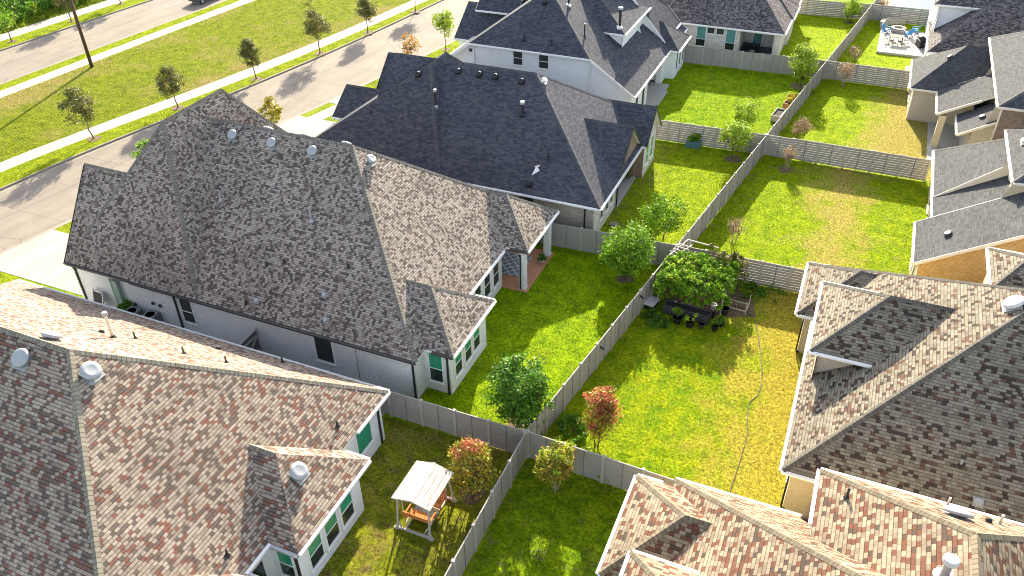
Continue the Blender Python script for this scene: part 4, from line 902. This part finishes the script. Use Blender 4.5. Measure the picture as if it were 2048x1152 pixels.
tree('crape_myrtle','dry bush beside the turquoise pool','tree',1.3,108.5,1.9,1.7,'lf_dry',69,base=.1,nc=24,nl=40,size=.08,stems=4)
def bush(name, label, x, y, w_, h, leaf, seed, cat='shrub', n=70, k=22, size=.07, group=None):
    rng = random.Random(seed); t = empty(name, (x,y,0), 0, label, cat, group); cl = []
    for _ in range(k):
        a, r_ = rng.random()*6.28, rng.random()**.5*w_/2; cl.append((Vector((r_*math.cos(a), r_*math.sin(a), h*rng.uniform(.25,.8)*(1-.4*(r_/(w_/2))**2))), rng.uniform(.14,.26)*max(.8,w_*.6)))
    s = MB()
    for c, _ in cl[:8]: s.tube([(0,0,0), tuple(c)], [.018,.006], 5)
    s.build('stem', M['bark'], t); m = MB(); leaves(m, rng, cl, n, size, .4); m.build('foliage', M[leaf], t); return t
bush('pink_shrub','low pinkish brown shrub under the large round dark tree',-11.5,28.1,1.2,.9,'lf_rust',70)
bush('garden_shrub','low green clump against the long fence near the coral crape myrtle',-9.6,29.6,1.7,.9,'lf_dark',71,k=30); bush('garden_shrub','yellow green shrub right behind the fence corner',-9.7,27.9,1.5,1.0,'lf_lime',72)
bush('garden_shrub','bright green shrub below the coral crape myrtle',-8.3,27.8,1.5,.8,'lf_lime',73); bush('garden_shrub','green shrub against the fence under the gold lawn corner',-7.0,27.45,1.4,.7,'lf_green',74)
bush('ground_vine','dark green spreading vine on the grass beside the white topped box',-7.9,40.7,1.9,.35,'lf_dark',75,k=36,n=60); bush('ground_vine','weedy green patch right of the vine arbour',-2.3,45.9,2.6,.3,'lf_dark',76,k=30,n=40)
bush('garden_shrub','dark shrub inside the covered patio of the dark brick house',-15.4,57.2,1.3,1.9,'lf_dark',77,n=60)
bush('garden_shrub','leafy green shrub beside the air conditioner',-39.1,28.15,1.3,1.6,'lf_dark',78,n=60)
bush('garden_shrub','tangle of green weeds in the corner below the two raised planters',-3.7,80.9,1.6,.9,'lf_lime',79,n=50)
for i,(x,y,w_,h) in enumerate([(-100,72,10,4),(-104,84,12,5),(-99,64,6,3),(-110,60,14,5),(-97.5,79,5,2.4)]):
    rng = random.Random(200+i); t = empty('wild_bush',(x,y,0),0,['wide dark bush mass beyond the far pavement','tall wild bush at the top left edge','low wild bush beside the far left street tree','wild bush in the upper left corner','small wild bush near the wooden pole top'][i],'bush','wild bushes beyond the far pavement')
    cl=[(Vector((rng.uniform(-1,1)*w_/2,rng.uniform(-1,1)*w_/2,h*rng.uniform(.1,.75))),rng.uniform(.6,1.3)) for _ in range(40)]; m=MB(); leaves(m,rng,cl,90,.22,.4); m.build('foliage',M['lf_green' if i%2 else 'lf_dark'],t)
# ------------------------------------------------------------------ utility poles and the car
def pole(x, y, h, label, arm=True):
    p = empty('utility_pole', (x,y,0), 0, label, 'pole', 'wooden utility poles')
    m = MB(); m.tube([(0,0,-.3),(0,0,h)], [.19,.13], 14); m.build('mast', M['wood_pole'], p, True)
    m = MB(); m.bar((-1.2,.3,h-.7),(1.2,-.3,h-.7),.11,.13); m.build('crossarm', M['wood_pole'], p); m = MB()
    for t in (-1.1,-.5,.5,1.1): m.lathe([(.05,0),(.07,.08),(.03,.16)], (t,-.25*t,h-.64), 8)
    m.build('insulator', M['galv'], p)
pole(-75.66,60.8,12.5,'tall brown wooden pole standing by the pavement at the upper left')
pole(-73.4,111.6,11.0,'wooden utility pole beyond the top edge that throws a cross shaped shadow')
def car(x, y, rz, label):
    r = empty('parked_car', (x,y,-.13), rz, label, 'car'); paint = plain('dark_grey_car_paint', (.035,.038,.045), .25, .1, 2, spec=.6, bmp=0)
    prof = [(-2.25,.45),(-2.28,.75),(-2.15,.95),(-1.55,1.02),(-.95,1.45),(.75,1.50),(1.45,1.05),(2.1,.98),(2.28,.8),(2.26,.42)]
    m = MB(); N_ = len(prof)
    def ring(yy, k, zs): return [(px*k, yy, .42+(pz-.42)*zs) for px, pz in prof]
    rs = [ring(-.92,.97,.62), ring(-.9,.99,.66), ring(-.72,1,.99), ring(0,1,1.03), ring(.72,1,.99), ring(.9,.99,.66), ring(.92,.97,.62)]
    for a, b in zip(rs, rs[1:]):
        for i in range(N_-1): m.face([a[i],a[i+1],b[i+1],b[i]])
    m.face(list(reversed(rs[0]))); m.face(rs[-1]); m.face([(-2.2,-.9,.4),(2.2,-.9,.4),(2.2,.9,.4),(-2.2,.9,.4)]); m.build('body', paint, r, False)
    m = MB(); m.face([(1.42,-.68,1.09),(1.42,.68,1.09),(.82,.62,1.53),(.82,-.62,1.53)]); m.build('windscreen', M['gl_dark'], r)
    m = MB(); m.face([(-1.5,.7,1.07),(-1.5,-.7,1.07),(-1.0,-.62,1.47),(-1.0,.62,1.47)]); m.build('rear_window', M['gl_dark'], r)
    for s in (-1,1):
        m = MB(); m.box((-.1,s*.80,1.22),(1.7,.03,.30)); m.build('side_window', M['gl_dark'], r)
        m = MB(); m.box((2.27,s*.65,.76),(.05,.38,.12)); m.build('headlight', M['whitemetal'], r); m = MB(); m.box((-2.27,s*.68,.82),(.05,.34,.12)); m.build('tail_light', M['lf_red'], r)
        for wx in (-1.42,1.42):
            m = MB(); m.lathe([(.20,-.11),(.33,-.1),(.34,0),(.33,.1),(.20,.11)], (wx,s*.82,.34), 20, M=Matrix.Rotation(R(90),3,'X')); wh = m.build('wheel', M['black'], r, True)
            m = MB(); m.lathe([(.01,-.115),(.19,-.112),(.19,.112),(.01,.115)], (wx,s*.82,.34), 14, M=Matrix.Rotation(R(90),3,'X')); m.build('rim', M['galv'], wh)
car(-79.3+-1.1, 84.9, R(82), 'dark grey car driving on the far road, cut by the top edge')
# ------------------------------------------------------------------ garden swing
sw = empty('garden_swing', (-14.25,21.75,0), 0, 'orange wooden glider swing with two facing benches under a whitewashed slatted canopy', 'garden swing')
HX, HY = .86, 1.22
m = MB()
for y in (-HY, HY): m.box((0,y,.10),(1.95,.09,.12))
for x in (-HX*.55, HX*.55): m.box((x,0,.06),(.07,2.4,.06))
m.build('base_beam', M['wood_wh'], sw)
for sx in (-1,1):
    for sy in (-1,1):
        m = MB(); m.bar((sx*HX, sy*HY,.04),(sx*.80, sy*1.0,2.02),.08); m.box((sx*(HX+.05), sy*HY,.04),(.26,.16,.07)); m.bar((sx*(HX+.1),sy*HY,.06),(sx*.84,sy*1.17,.55),.05); m.bar((sx*(HX-.22),sy*HY,.10),(sx*.84,sy*1.17,.55),.05); m.build('leg', M['wood_wh'], sw)
m = MB()
for sy in (-1,1): m.box((0,sy*1.0,2.02),(1.72,.07,.09))
for sx in (-1,1): m.box((sx*.80,0,2.0),(.07,2.1,.09))
m.build('top_rail', M['wood_wh'], sw)
m = MB(); zr, ze = 2.34, 2.10
for k in range(13):                                        # canopy slats run along y on two slopes
    for s in (-1, 1):
        if k > 6: continue
        t0, t1 = k/7, (k+1)/7 - .022
        xa, xb = s*.03 + s*t0*.95, s*.03 + s*t1*.95; za, zb = zr-(zr-ze)*t0, zr-(zr-ze)*t1
        dz = .0 if k % 2 else .012
        P = [(xa,-1.22,za+dz),(xb,-1.22,zb+dz),(xb,1.22,zb+dz),(xa,1.22,za+dz)]
        m.face(P if s > 0 else list(reversed(P))); m.face([(p[0],p[1],p[2]-.02) for p in (reversed(P) if s > 0 else P)])
m.bar((0,-1.24,zr+.012),(0,1.24,zr+.012),.12,.02)
for s in (-1,1): m.bar((s*.98,-1.22,ze-.02),(s*.98,1.22,ze-.02),.03,.05)
for y in (-1.2,0,1.2):
    for s in (-1,1): m.bar((0,y,zr-.05),(s*.97,y,ze-.05),.04,.05)
cm, nt, b = newmat('weathered_white_slats', .8); p_ = pos(nt)
st = noise(nt, scalev(nt, p_, (16, 1.6, 4)), 1.0, 6, .75); dk = ramp(nt, st, [(.50, 0.0), (.64, 1.0)])
lk(nt, mixc(nt, mth(nt, 'MULTIPLY', dk, .75), (.52,.49,.44), (.13,.10,.09)), b.inputs['Base Color']); m.build('canopy', cm, sw)
for sy in (-1,1):
    bn = MB()
    for i in range(5): bn.box((0, sy*(.32+.10*i), .46), (1.25,.085,.025))
    bn.box((0,sy*.30,.42),(1.25,.04,.08)); bo = bn.build('bench_seat', M['wood_or'], sw)
    bk = MB()
    for i in range(13): x = -.60+.10*i; bk.bar((x,sy*.76,.48),(x,sy*.98,1.02+.05*math.cos(i-6)*0),.075,.02,up=(0,1,0))
    bk.bar((-.66,sy*.79,.56),(.66,sy*.79,.56),.05,.06); bk.bar((-.66,sy*.99,1.03),(.66,sy*.99,1.03),.05,.07); bk.build('backrest', M['wood_or'], sw)
    for sx in (-1,1):
        a = MB(); a.box((sx*.66,sy*.52,.70),(.07,.62,.03)); a.bar((sx*.66,sy*.26,.28),(sx*.66,sy*.26,.70),.05); a.bar((sx*.66,sy*.8,.28),(sx*.66,sy*1.0,1.04),.05); a.build('armrest', M['wood_or'], sw)
        h_ = MB(); h_.bar((sx*.68,sy*.85,.30),(sx*.74,sy*.80,1.95),.035); h_.build('hanger', M['wood_wh'], sw)
m = MB()
for i in range(8): m.box((0,-.42+.12*i,.24),(1.2,.09,.025))
for sx in (-1,1): m.box((sx*.58,0,.20),(.05,1.9,.06))
m.build('footboard', M['wood_wh'], sw)
# ------------------------------------------------------------------ vine arbour and its pots
ar = empty('vine_arbour', (-6.3,43.9,0), 0, 'arbour covered in a thick mound of bright green vines in the fence corner', 'arbour')
m = MB()
for x, y in ((-2.1,-1.6),(1.9,-1.6),(-2.1,1.3),(2.0,1.4),(0,-1.6)): m.bar((x,y,0),(x,y,1.75),.06)
for x, y in ((-1.3,3.3),(-2.1,3.2)): m.bar((x,y,0),(x,y,2.0),.06)
m.build('post', M['wood_wh'], ar); m = MB()
for y in (-1.5,-.2,1.35): m.bar((-2.2,y,1.75),(2.1,y,1.75),.05)
for x in (-2.1,-.7,.7,2.0): m.bar((x,-1.6,1.78),(x,1.6,1.78),.04)
m.build('top_rail', M['wood_wh'], ar); m = MB()
m.bar((-2.15,1.2,2.02),(-1.5,3.5,2.02),.06); m.bar((-1.75,1.2,2.02),(-1.1,2.9,2.02),.06); m.bar((-1.5,3.45,2.02),(.6,3.2,2.02),.06)
for i in range(4): m.bar((-2.3+.12*i,1.6+.36*i,2.06),(-1.4+.12*i,1.45+.36*i,2.06),.05)
m.build('lattice', M['wood_wh'], ar)
rng = random.Random(5); cl = []; c2 = []; c3 = []
for i in range(175):
    x, y = rng.uniform(-2.2,2.1), rng.uniform(-1.9,1.7); z = 2.05 + .35*math.exp(-((x-.8)**2+(y-1)**2)/1.6) + rng.uniform(-.35,.2); cl.append((Vector((x,y,z)), rng.uniform(.2,.34)))
for i in range(85): a = rng.random(); x, y = ((rng.uniform(-2.2,2.1), -1.95) if a < .55 else (2.15, rng.uniform(-1.8,1.5)) if a < .8 else (-2.2, rng.uniform(-1.8,1.0))); cl.append((Vector((x,y,rng.uniform(.9,1.95))), rng.uniform(.16,.28)))
for i in range(60): c2.append((Vector((rng.uniform(.2,2.7), rng.uniform(1.1,2.4), rng.uniform(.4,2.7))), rng.uniform(.18,.32)))
for i in range(28): c3.append((Vector((rng.uniform(-1.9,1.6), rng.uniform(-1.7,1.7), 2.2+rng.uniform(0,.25))), rng.uniform(.14,.25)))
m = MB(); leaves(m, rng, cl, 85, .085, .6); m.build('vine_foliage', M['lf_green'], ar); m = MB(); leaves(m, rng, c2, 80, .075, .4); m.build('vine_foliage', M['lf_olive'], ar); m = MB(); leaves(m, rng, c3, 60, .085, .6); m.build('vine_foliage', M['lf_lime'], ar)
pb = empty('raised_bed', (-6.35,41.75,0), R(-4), 'long dark planter bed with grey rim under the front of the vine arbour', 'planter')
m = MB(); m.box((0,-.35,.3),(2.9,.08,.6)); m.box((0,.35,.3),(2.9,.08,.6)); m.box((-1.42,0,.3),(.06,.7,.6)); m.box((1.42,0,.3),(.06,.7,.6)); m.box((0,-.36,.61),(2.95,.12,.03)); m.build('bed_frame', plain('dark_grey_planks', (.05,.052,.055), .7), pb)
m = MB(); m.box((0,0,.25),(2.78,.62,.5)); m.build('soil', M['soil'], pb)
bt = empty('wire_bench', (-3.7,43.7,0), R(-5), 'pale wooden frame bed with dry stems at the right end of the vine arbour', 'garden frame')
m = MB(); m.bar((-.75,-.4,.25),(.75,-.4,.25),.05); m.bar((-.75,.4,.25),(.75,.4,.25),.05); m.bar((-.75,-.4,.25),(-.75,.4,.25),.05); m.bar((.75,-.4,.25),(.75,.4,.25),.05); m.bar((.75,-.4,0),(.75,-.4,.95),.05); m.bar((-.75,-.4,0),(-.75,-.4,.6),.05); m.bar((.75,.4,0),(.75,.4,.95),.05); m.build('frame', M['wood_wh'], bt)
m = MB(); rng = random.Random(9)
for i in range(26): x, y = rng.uniform(-.7,.7), rng.uniform(-.35,.35); m.tube([(x,y,.02),(x+rng.uniform(-.3,.3),y+rng.uniform(-.3,.3),rng.uniform(.3,.8))], [.012,.006], 5)
m.build('dry_stem', M['bark_pale'], bt)
def pot(x, y, r, h, mat, label, plant=None, seed=1, ph=.5, cat='plant pot', group=None):
    t = empty('plant_pot', (x,y,0), 0, label, cat, group); m = MB(); m.lathe([(r*.68,0),(r*.72,.01),(r*.98,h-.04),(r*1.06,h-.04),(r*1.06,h),(r*.93,h),(r*.90,h-.06)], (0,0,0), 20); m.build('pot', M[mat], t, False)
    m = MB(); m.lathe([(.01,0),(r*.9,.0),(r*.9,.01)], (0,0,h-.07), 16); m.build('soil', M['soil'], t)
    if plant:
        rng = random.Random(seed); s = MB(); cl = []
        for _ in range(7): p = Vector((rng.uniform(-1,1)*r*1.1, rng.uniform(-1,1)*r*1.1, h+ph*rng.uniform(.4,1))); cl.append((p, .16)); s.tube([(0,0,h-.08), tuple(p)], [.012,.005], 5)
        s.build('stem', M['bark'], t); m = MB(); leaves(m, rng, cl, 34, .07, .5); m.build('foliage', M[plant], t)
    return t
PG = 'pots in front of the vine arbour'
pot(-6.75,40.85,.29,.45,'black','black pot with green plant, leftmost of the row before the vine arbour','lf_green',3,group=PG)
pot(-5.95,40.75,.30,.48,'black','black pot with spiky bright plant, second in the row before the vine arbour','lf_lime',4,.4,group=PG)
pot(-5.25,40.9,.19,.32,'bronze','small brown bowl pot with a bare stem before the vine arbour',group=PG)
pot(-4.45,41.0,.25,.40,'black','black pot at the right end of the row, with a dark leafy plant','lf_dark',6,.35,group=PG)
pot(-4.15,41.5,.19,.3,'black','small black pot with a bushy green plant near the hose','lf_green',7,.4,group=PG)
pot(-4.85,42.2,.18,.3,'black','black pot touching the right corner of the dark planter bed',group=PG)
pot(-7.6,41.9,.2,.3,'black','black pot with a pale rim at the left end of the planter bed',group=PG)
pot(-4.95,43.0,.19,.42,'whitemetal','white bucket pot beside the vine arbour','lf_dark' if 0 else None,group=PG)
pot(-4.25,42.8,.30,.5,'black','large empty black tub beside the white bucket pot',group=PG)
pot(-17.0,44.0,.26,.32,'whitemetal','round white bowl planter at the foot of the patio column','lf_dark',8,.12)
tr = empty('storage_box', (-8.75,41.95,0), R(-12), 'black box with a white lid on the grass against the long fence', 'box')
m = MB(); m.box((0,0,.16),(.72,.95,.32)); m.build('box_body', M['black'], tr); m = MB(); m.box((0,0,.345),(.82,1.05,.05)); m.box((0,0,.375),(.66,.88,.02)); m.build('lid', M['whitemetal'], tr)
# hose on the gold lawn
hp = [(-4.0,43.6),(-3.5,43.95),(-2.9,43.5),(-2.32,42.9),(-1.9,41.6),(-1.52,40.1),(-1.15,38.4),(-.95,37.0),(-1.0,36.1),(-1.35,35.3),(-1.25,34.3),(-1.0,33.0),(-1.0,31.0),(-1.1,28.9),(-1.0,27.6)]
m = MB(); m.tube([(x,y,.03) for x,y in hp], .022, 6); tag(m.build('garden_hose', plain('dark_hose', (.05,.05,.03), .6), None, True), 'long thin dark hose lying across the gold lawn', 'hose')
for i,(x,y) in enumerate([(-9.98,35.0),(-9.22,40.6)]):
    t = empty('fence_light', (x+.08,y,1.55), 0, ['small black lamp on the long fence below the storage box, lower of two','small black lamp on the long fence near the storage box, upper of two'][i], 'wall light','lamps on the long fence')
    m = MB(); m.box((0,0,0),(.06,.12,.12)); m.build('bracket', M['black'], t); m = MB(); m.bar((.03,0,.02),(.22,-.06,-.1),.09); m.build('lamp_head', M['black'], t)
m = MB(); m.bar((-9.35,37.9,.03),(-9.55,37.6,1.1),.03); tag(m.build('garden_stake', M['bark_pale']), 'thin stick leaning on the long fence', 'stick')
# raised planters by the long fence
for (x,y,w_,l_,mt,lb,dry) in ((-5.55,74.0,.85,1.9,'stone','pale planter box full of dark soil against the long fence',0),(-4.95,77.0,.85,1.7,'cedar','orange cedar planter box with dry plants, behind the pale one',1)):
    t = empty('planter_box', (x,y,0), R(-8), lb, 'planter', 'raised planters on the long fence'); m = MB()
    for sx in (-1,1): m.box((sx*(w_/2-.03),0,.3),(.06,l_,.6))
    for sy in (-1,1): m.box((0,sy*(l_/2-.03),.3),(w_-.13,.06,.6))
    m.build('planter_frame', M['wood_wh' if mt == 'stone' else 'cedar'], t); m = MB(); m.box((0,0,.24),(w_-.13,l_-.13,.48)); m.build('soil', M['soil'], t)
    if dry:
        rng = random.Random(3); m = MB(); leaves(m, rng, [(Vector((rng.uniform(-.35,.35),rng.uniform(-.8,.8),rng.uniform(.6,1.1))),.22) for _ in range(22)], 34, .07); m.build('dry_plant', M['lf_yellow'], t)
t = empty('planter_box', (-11.4,65.35,0), R(5), 'blue green planter box with leafy plant in front of the brown fence', 'planter')
m = MB(); m.box((0,0,.3),(1.25,.6,.6)); m.build('planter_frame', plain('blue_green_paint', (.07,.15,.17), .6), t); rng = random.Random(4); m = MB(); leaves(m, rng, [(Vector((rng.uniform(-.4,.4),rng.uniform(-.2,.2),rng.uniform(.65,1.15))),.24) for _ in range(18)], 50, .08); m.build('foliage', M['lf_green'], t)
# ------------------------------------------------------------------ white house patio A: rug
rg = MB(); rg.box((-19.3,42.85,.105),(3.0,2.6,.02)); mm, nt, b = newmat('grey_trellis_rug', .9); tc = pos(nt)
v = nd(nt, 'VectorRotate', rotation_type='Z_AXIS'); v.inputs['Angle'].default_value = R(45); lk(nt, tc, v.inputs['Vector']); sp = nd(nt, 'SeparateXYZ'); lk(nt, v.outputs[0], sp.inputs[0])
a1 = mth(nt,'LESS_THAN',mth(nt,'FRACT',mth(nt,'DIVIDE',sp.outputs[0],.42)),.16); a2 = mth(nt,'LESS_THAN',mth(nt,'FRACT',mth(nt,'DIVIDE',sp.outputs[1],.42)),.16)
lk(nt, mixc(nt, mth(nt,'MAXIMUM',a1,a2), (.20,.22,.26), (.68,.68,.66)), b.inputs['Base Color']); tag(rg.build('patio_rug', mm), 'grey rug with white diamond lattice on the salmon patio', 'rug')
def chair(x, y, rz, mat, label, group=None, ad=False, z=.1):
    t = empty('patio_chair', (x,y,z), rz, label, 'chair', group); m = MB()
    if ad:
        for i in range(6): m.bar((-.28+.11*i,-.28,.36),(-.28+.11*i,.26,.26),.095,.02)
        m.build('seat', M[mat], t); m = MB()
        for i in range(5): m.bar((-.24+.12*i,.22,.28),(-.30+.15*i,.52,1.0-.05*abs(i-2)),.12,.02,up=(0,1,0))
        m.build('backrest', M[mat], t)
        for s in (-1,1):
            m = MB(); m.box((s*.36,-.02,.56),(.14,.66,.025)); m.build('armrest', M[mat], t); m = MB(); m.bar((s*.33,-.26,0),(s*.33,-.26,.55),.07,.03); m.bar((s*.33,.45,0),(s*.33,-.2,.34),.05,.09); m.build('leg', M[mat], t)
    else:
        m.box((0,0,.43),(.46,.46,.05)); m.build('seat', M[mat], t); m = MB()
        for s in (-.2,0,.2): m.bar((s,.22,.45),(s,.30,.92),.03)
        m.bar((-.22,.30,.92),(.22,.30,.92),.04); m.build('backrest', M[mat], t)
        for sx in (-1,1):
            for sy in (-1,1): m = MB(); m.bar((sx*.2,sy*.2,0),(sx*.19,sy*.19,.42),.03); m.build('leg', M[mat], t)
    return t
chair(-20.3,44.3,R(40),'black','black metal chair at the back of the salmon patio')
def acunit(x, y, label):
    t = empty('air_conditioner', (x,y,0), R(4), label, 'air conditioner', 'air conditioners beside the white brick house'); m = MB(); m.box((0,0,.06),(1.0,1.0,.08)); m.build('pad', M['patio'], t)
    m = MB(); s = .44; h = .95
    for z in [.1+.06*i for i in range(14)]: m.box((0,0,z+.02),(s*2-.02*(int(z*100)%2),s*2,.03))
    m.box((0,0,.5),(s*1.86,s*1.86,.84)); m.box((0,0,h+.02),(s*2,s*2,.06)); m.build('housing', M['bronze'] if 0 else plain('grey_ac_metal', (.16,.165,.17), .5), t)
    m = MB()
    for i in range(7): m.lathe([(.06+.05*i,.0),(.07+.05*i,.012),(.06+.05*i,.02)], (0,0,h+.055), 20)
    m.build('fan_grille', M['galv'], t); m = MB(); m.lathe([(.36,0),(.36,.01),(.01,.012)], (0,0,h+.05), 20)
    for k in range(3): m.bar((0,0,h+.07),(.3*math.cos(k*2.1),.3*math.sin(k*2.1),h+.07),.12,.01)
    m.build('fan', M['black'], t); return t
acunit(-36.9,28.08,'grey air conditioner with round fan grille, right of the leafy shrub'); acunit(-38.25,27.95,'air conditioner half hidden behind the leafy shrub')
t = empty('folded_chair', (-41.3,28.2,0), R(-6), 'white louvred panel leaning on the wall next to the driveway', 'louvred panel'); m = MB()
for sx in (-.45,.45): m.bar((sx,-.25,0),(sx,.15,1.45),.07)
m.bar((-.45,.15,1.45),(.45,.15,1.45),.08); m.bar((-.45,-.2,.2),(.45,-.2,.2),.07); m.build('frame', M['whitemetal'], t); m = MB()
for i in range(9): m.bar((-.42,-.15+.032*i,.38+.115*i),(.42,-.15+.032*i,.38+.115*i),.07,.02)
m.box((0,0,.85),(.8,.02,.95),0,0,Matrix.Rotation(R(-15),3,'X')); m.build('louvre', M['bronze'], t); t.name = 'louvred_panel'
# pennant caught on a roof pipe
fm, nt, b = newmat('white_red_cloth', .8); b.inputs['Base Color'].default_value = (.72,.70,.70,1)
m = MB(); fl_ = []
z0 = roof_z('C',-19.1,49.2)
for P in ([(-19.2,49.2,z0+.08),(-19.6,49.0,z0-.02),(-19.4,48.85,z0-.15)],[(-19.45,49.05,z0+.06),(-19.55,48.35,z0-.42),(-19.1,48.75,z0-.16)]):
    m.face([(x,y,z+.06) for x,y,z in P]); m.face([(x,y,z+.04) for x,y,z in reversed(P)])
m.bar((-19.7,48.9,z0+.05),(-19.2,49.15,z0+.2),.05,.02,1); t = m.build('cloth_pennant', [fm, M['lf_red']]); tag(t, 'torn white pennant with a red strip lying on the charcoal roof', 'pennant')
for i,(x,y) in enumerate([(-14.75,46.95+.6),(-16.9,70.6)]):
    pass
t = MB(); t.box((-13.9,50.55,.05),(.62,.42,.06)); t.face([(-14.2,50.4,.082),(-13.6,50.4,.082),(-13.6,50.7,.082),(-14.2,50.7,.082)]); tag(t.build('splash_block', M['walk']), 'pale splash block on the grass by the dark brick house downspout', 'splash block')
t = MB(); t.box((-16.9,72.2-1.6,.04),(.7,.45,.05)); t.bar((-17.2,70.4,.07),(-16.6,70.4,.07),.03); tag(t.build('splash_block', M['walk']), 'pale splash block on the grass by the two storey white house', 'splash block')
# ------------------------------------------------------------------ raised patio yard (top right)
t = empty('raised_patio', (0,0,0), 0, 'raised pale concrete patio with curved seat wall beside the white house', 'patio'); 
m = MB(); m.box((4.2,98.9,.12),(5.0,8.2,.24)); m.build('patio_slab', M['patio'], t); m = MB(); pr = []
for i in range(15):
    a = R(90 + 95*i/14); pr.append((4.1+2.4*math.cos(a), 103.2+2.3*math.sin(a)))
for (xa,ya),(xb,yb) in zip(pr,pr[1:]): m.bar((xa,ya,.5),(xb,yb,.5),.35,.7); 
m.build('seat_wall', M['stone'], t); m = MB()
for (xa,ya),(xb,yb) in zip(pr,pr[1:]): m.bar((xa,ya,.87),(xb,yb,.87),.45,.05)
m.build('wall_cap', M['walk'], t)
m = MB(); m.lathe([(.75,.0),(.75,.42),(.80,.44),(.80,.50),(.50,.50),(.48,.3),(.01,.28)], (3.5,102.2,.24), 24); tag(m.build('fire_pit', M['stone']), 'round stone fire pit between the blue chairs', 'fire pit')
chair(2.3,101.6,R(75),'blue','blue slatted armchair left of the fire pit','blue slatted armchairs by the fire pit',True,.24); chair(4.6,101.0,R(-140),'blue','blue slatted armchair right of the fire pit, nearer the table','blue slatted armchairs by the fire pit',True,.24)
chair(5.3,102.6,R(-100),'blue','light blue slatted armchair farthest from the table','blue slatted armchairs by the fire pit',True,.24)
tb = empty('dining_table', (3.4,98.3,.24), 0, 'pale topped patio dining table among dark metal chairs', 'table'); m = MB(); m.box((0,0,.73),(1.5,.95,.05)); m.build('tabletop', M['kerb'], tb)
for sx in (-1,1):
    for sy in (-1,1): m = MB(); m.bar((sx*.65,sy*.38,0),(sx*.62,sy*.35,.7),.05); m.build('leg', M['bronze'], tb)
for i,(dx,dy,a,lb) in enumerate([(-.45,-.8,180,'brown metal chair at the front left of the patio table'),(.45,-.8,180,'brown metal chair at the front right of the patio table'),(-1.05,0,90,'brown metal chair at the left end of the patio table'),(1.05,0,-90,'brown metal chair at the right end of the patio table'),(-.4,.8,0,'brown metal chair behind the patio table, toward the fire pit'),(.5,.8,0,'brown metal chair behind the patio table, near the blue armchair')]):
    chair(3.4+dx,98.3+dy,R(a),'bronze',lb,'brown chairs round the patio table',False,.24)
t = empty('barbecue', (5.9,97.9,.24), R(20), 'dark covered barbecue grill against the white house wall', 'barbecue'); m = MB(); m.box((0,0,.45),(.6,1.2,.85)); m.build('cabinet', M['black'], t); m = MB(); m.lathe([(.3,-.55),(.32,0),(.3,.55)], (0,0,.88), 14, M=Matrix.Rotation(R(90),3,'X')); m.build('lid', M['black'], t, True); m = MB(); m.box((-.34,0,.8),(.05,1.0,.05)); m.build('handle', M['galv'], t)
# pool beyond the last fence
wm, nt, b = newmat('pool_water', .55, .08); c = mixc(nt, noise(nt, pos(nt), 1.4, 3, .5, 1.5), (.05,.26,.27), (.09,.34,.34)); lk(nt, c, b.inputs['Base Color']); bump(nt, b, noise(nt, pos(nt), 3, 3), .3, .05)
sheet('pool_deck', [(1.2,107),(12,107),(12,122),(1.2,122)], .02, 'kerb'); sheet('pool_water', [(2.4,110.6),(8.6,110.2),(8.6,117),(2.2,117)], .045, 'lawn_t'); bpy.data.objects['pool_water'].data.materials[0] = wm
t = empty('patio_sofa', (-10.9,90.3,.12), 0, 'dark sofa set on the open patio of the pale brick house', 'sofa'); m = MB(); m.box((0,0,.22),(1.8,.8,.35)); m.build('seat', M['black'], t); m = MB(); m.box((0,.38,.5),(1.8,.18,.5)); m.build('backrest', M['black'], t)
t = empty('coffee_table', (-10.6,89.3,.12), 0, 'small dark table with an oval white tray on the open patio', 'table'); m = MB(); m.lathe([(.5,.36),(.5,.40),(.01,.40)], n=20); m.lathe([(.06,0),(.06,.36)]); m.build('tabletop', M['bronze'], t); m = MB(); m.lathe([(.2,.41),(.22,.43),(.01,.42)], n=16); m.build('tray', M['whitemetal'], t)
for i,(x,y,a) in enumerate([(-18.3,77.2,R(-60)),(-18.9,76.2,R(-100))]): chair(x,y,a,'black',['dark patio chair nearest the wall on the white house patio','dark patio chair in the middle of the white house patio'][i],'chairs on the white house patio',z=.13)
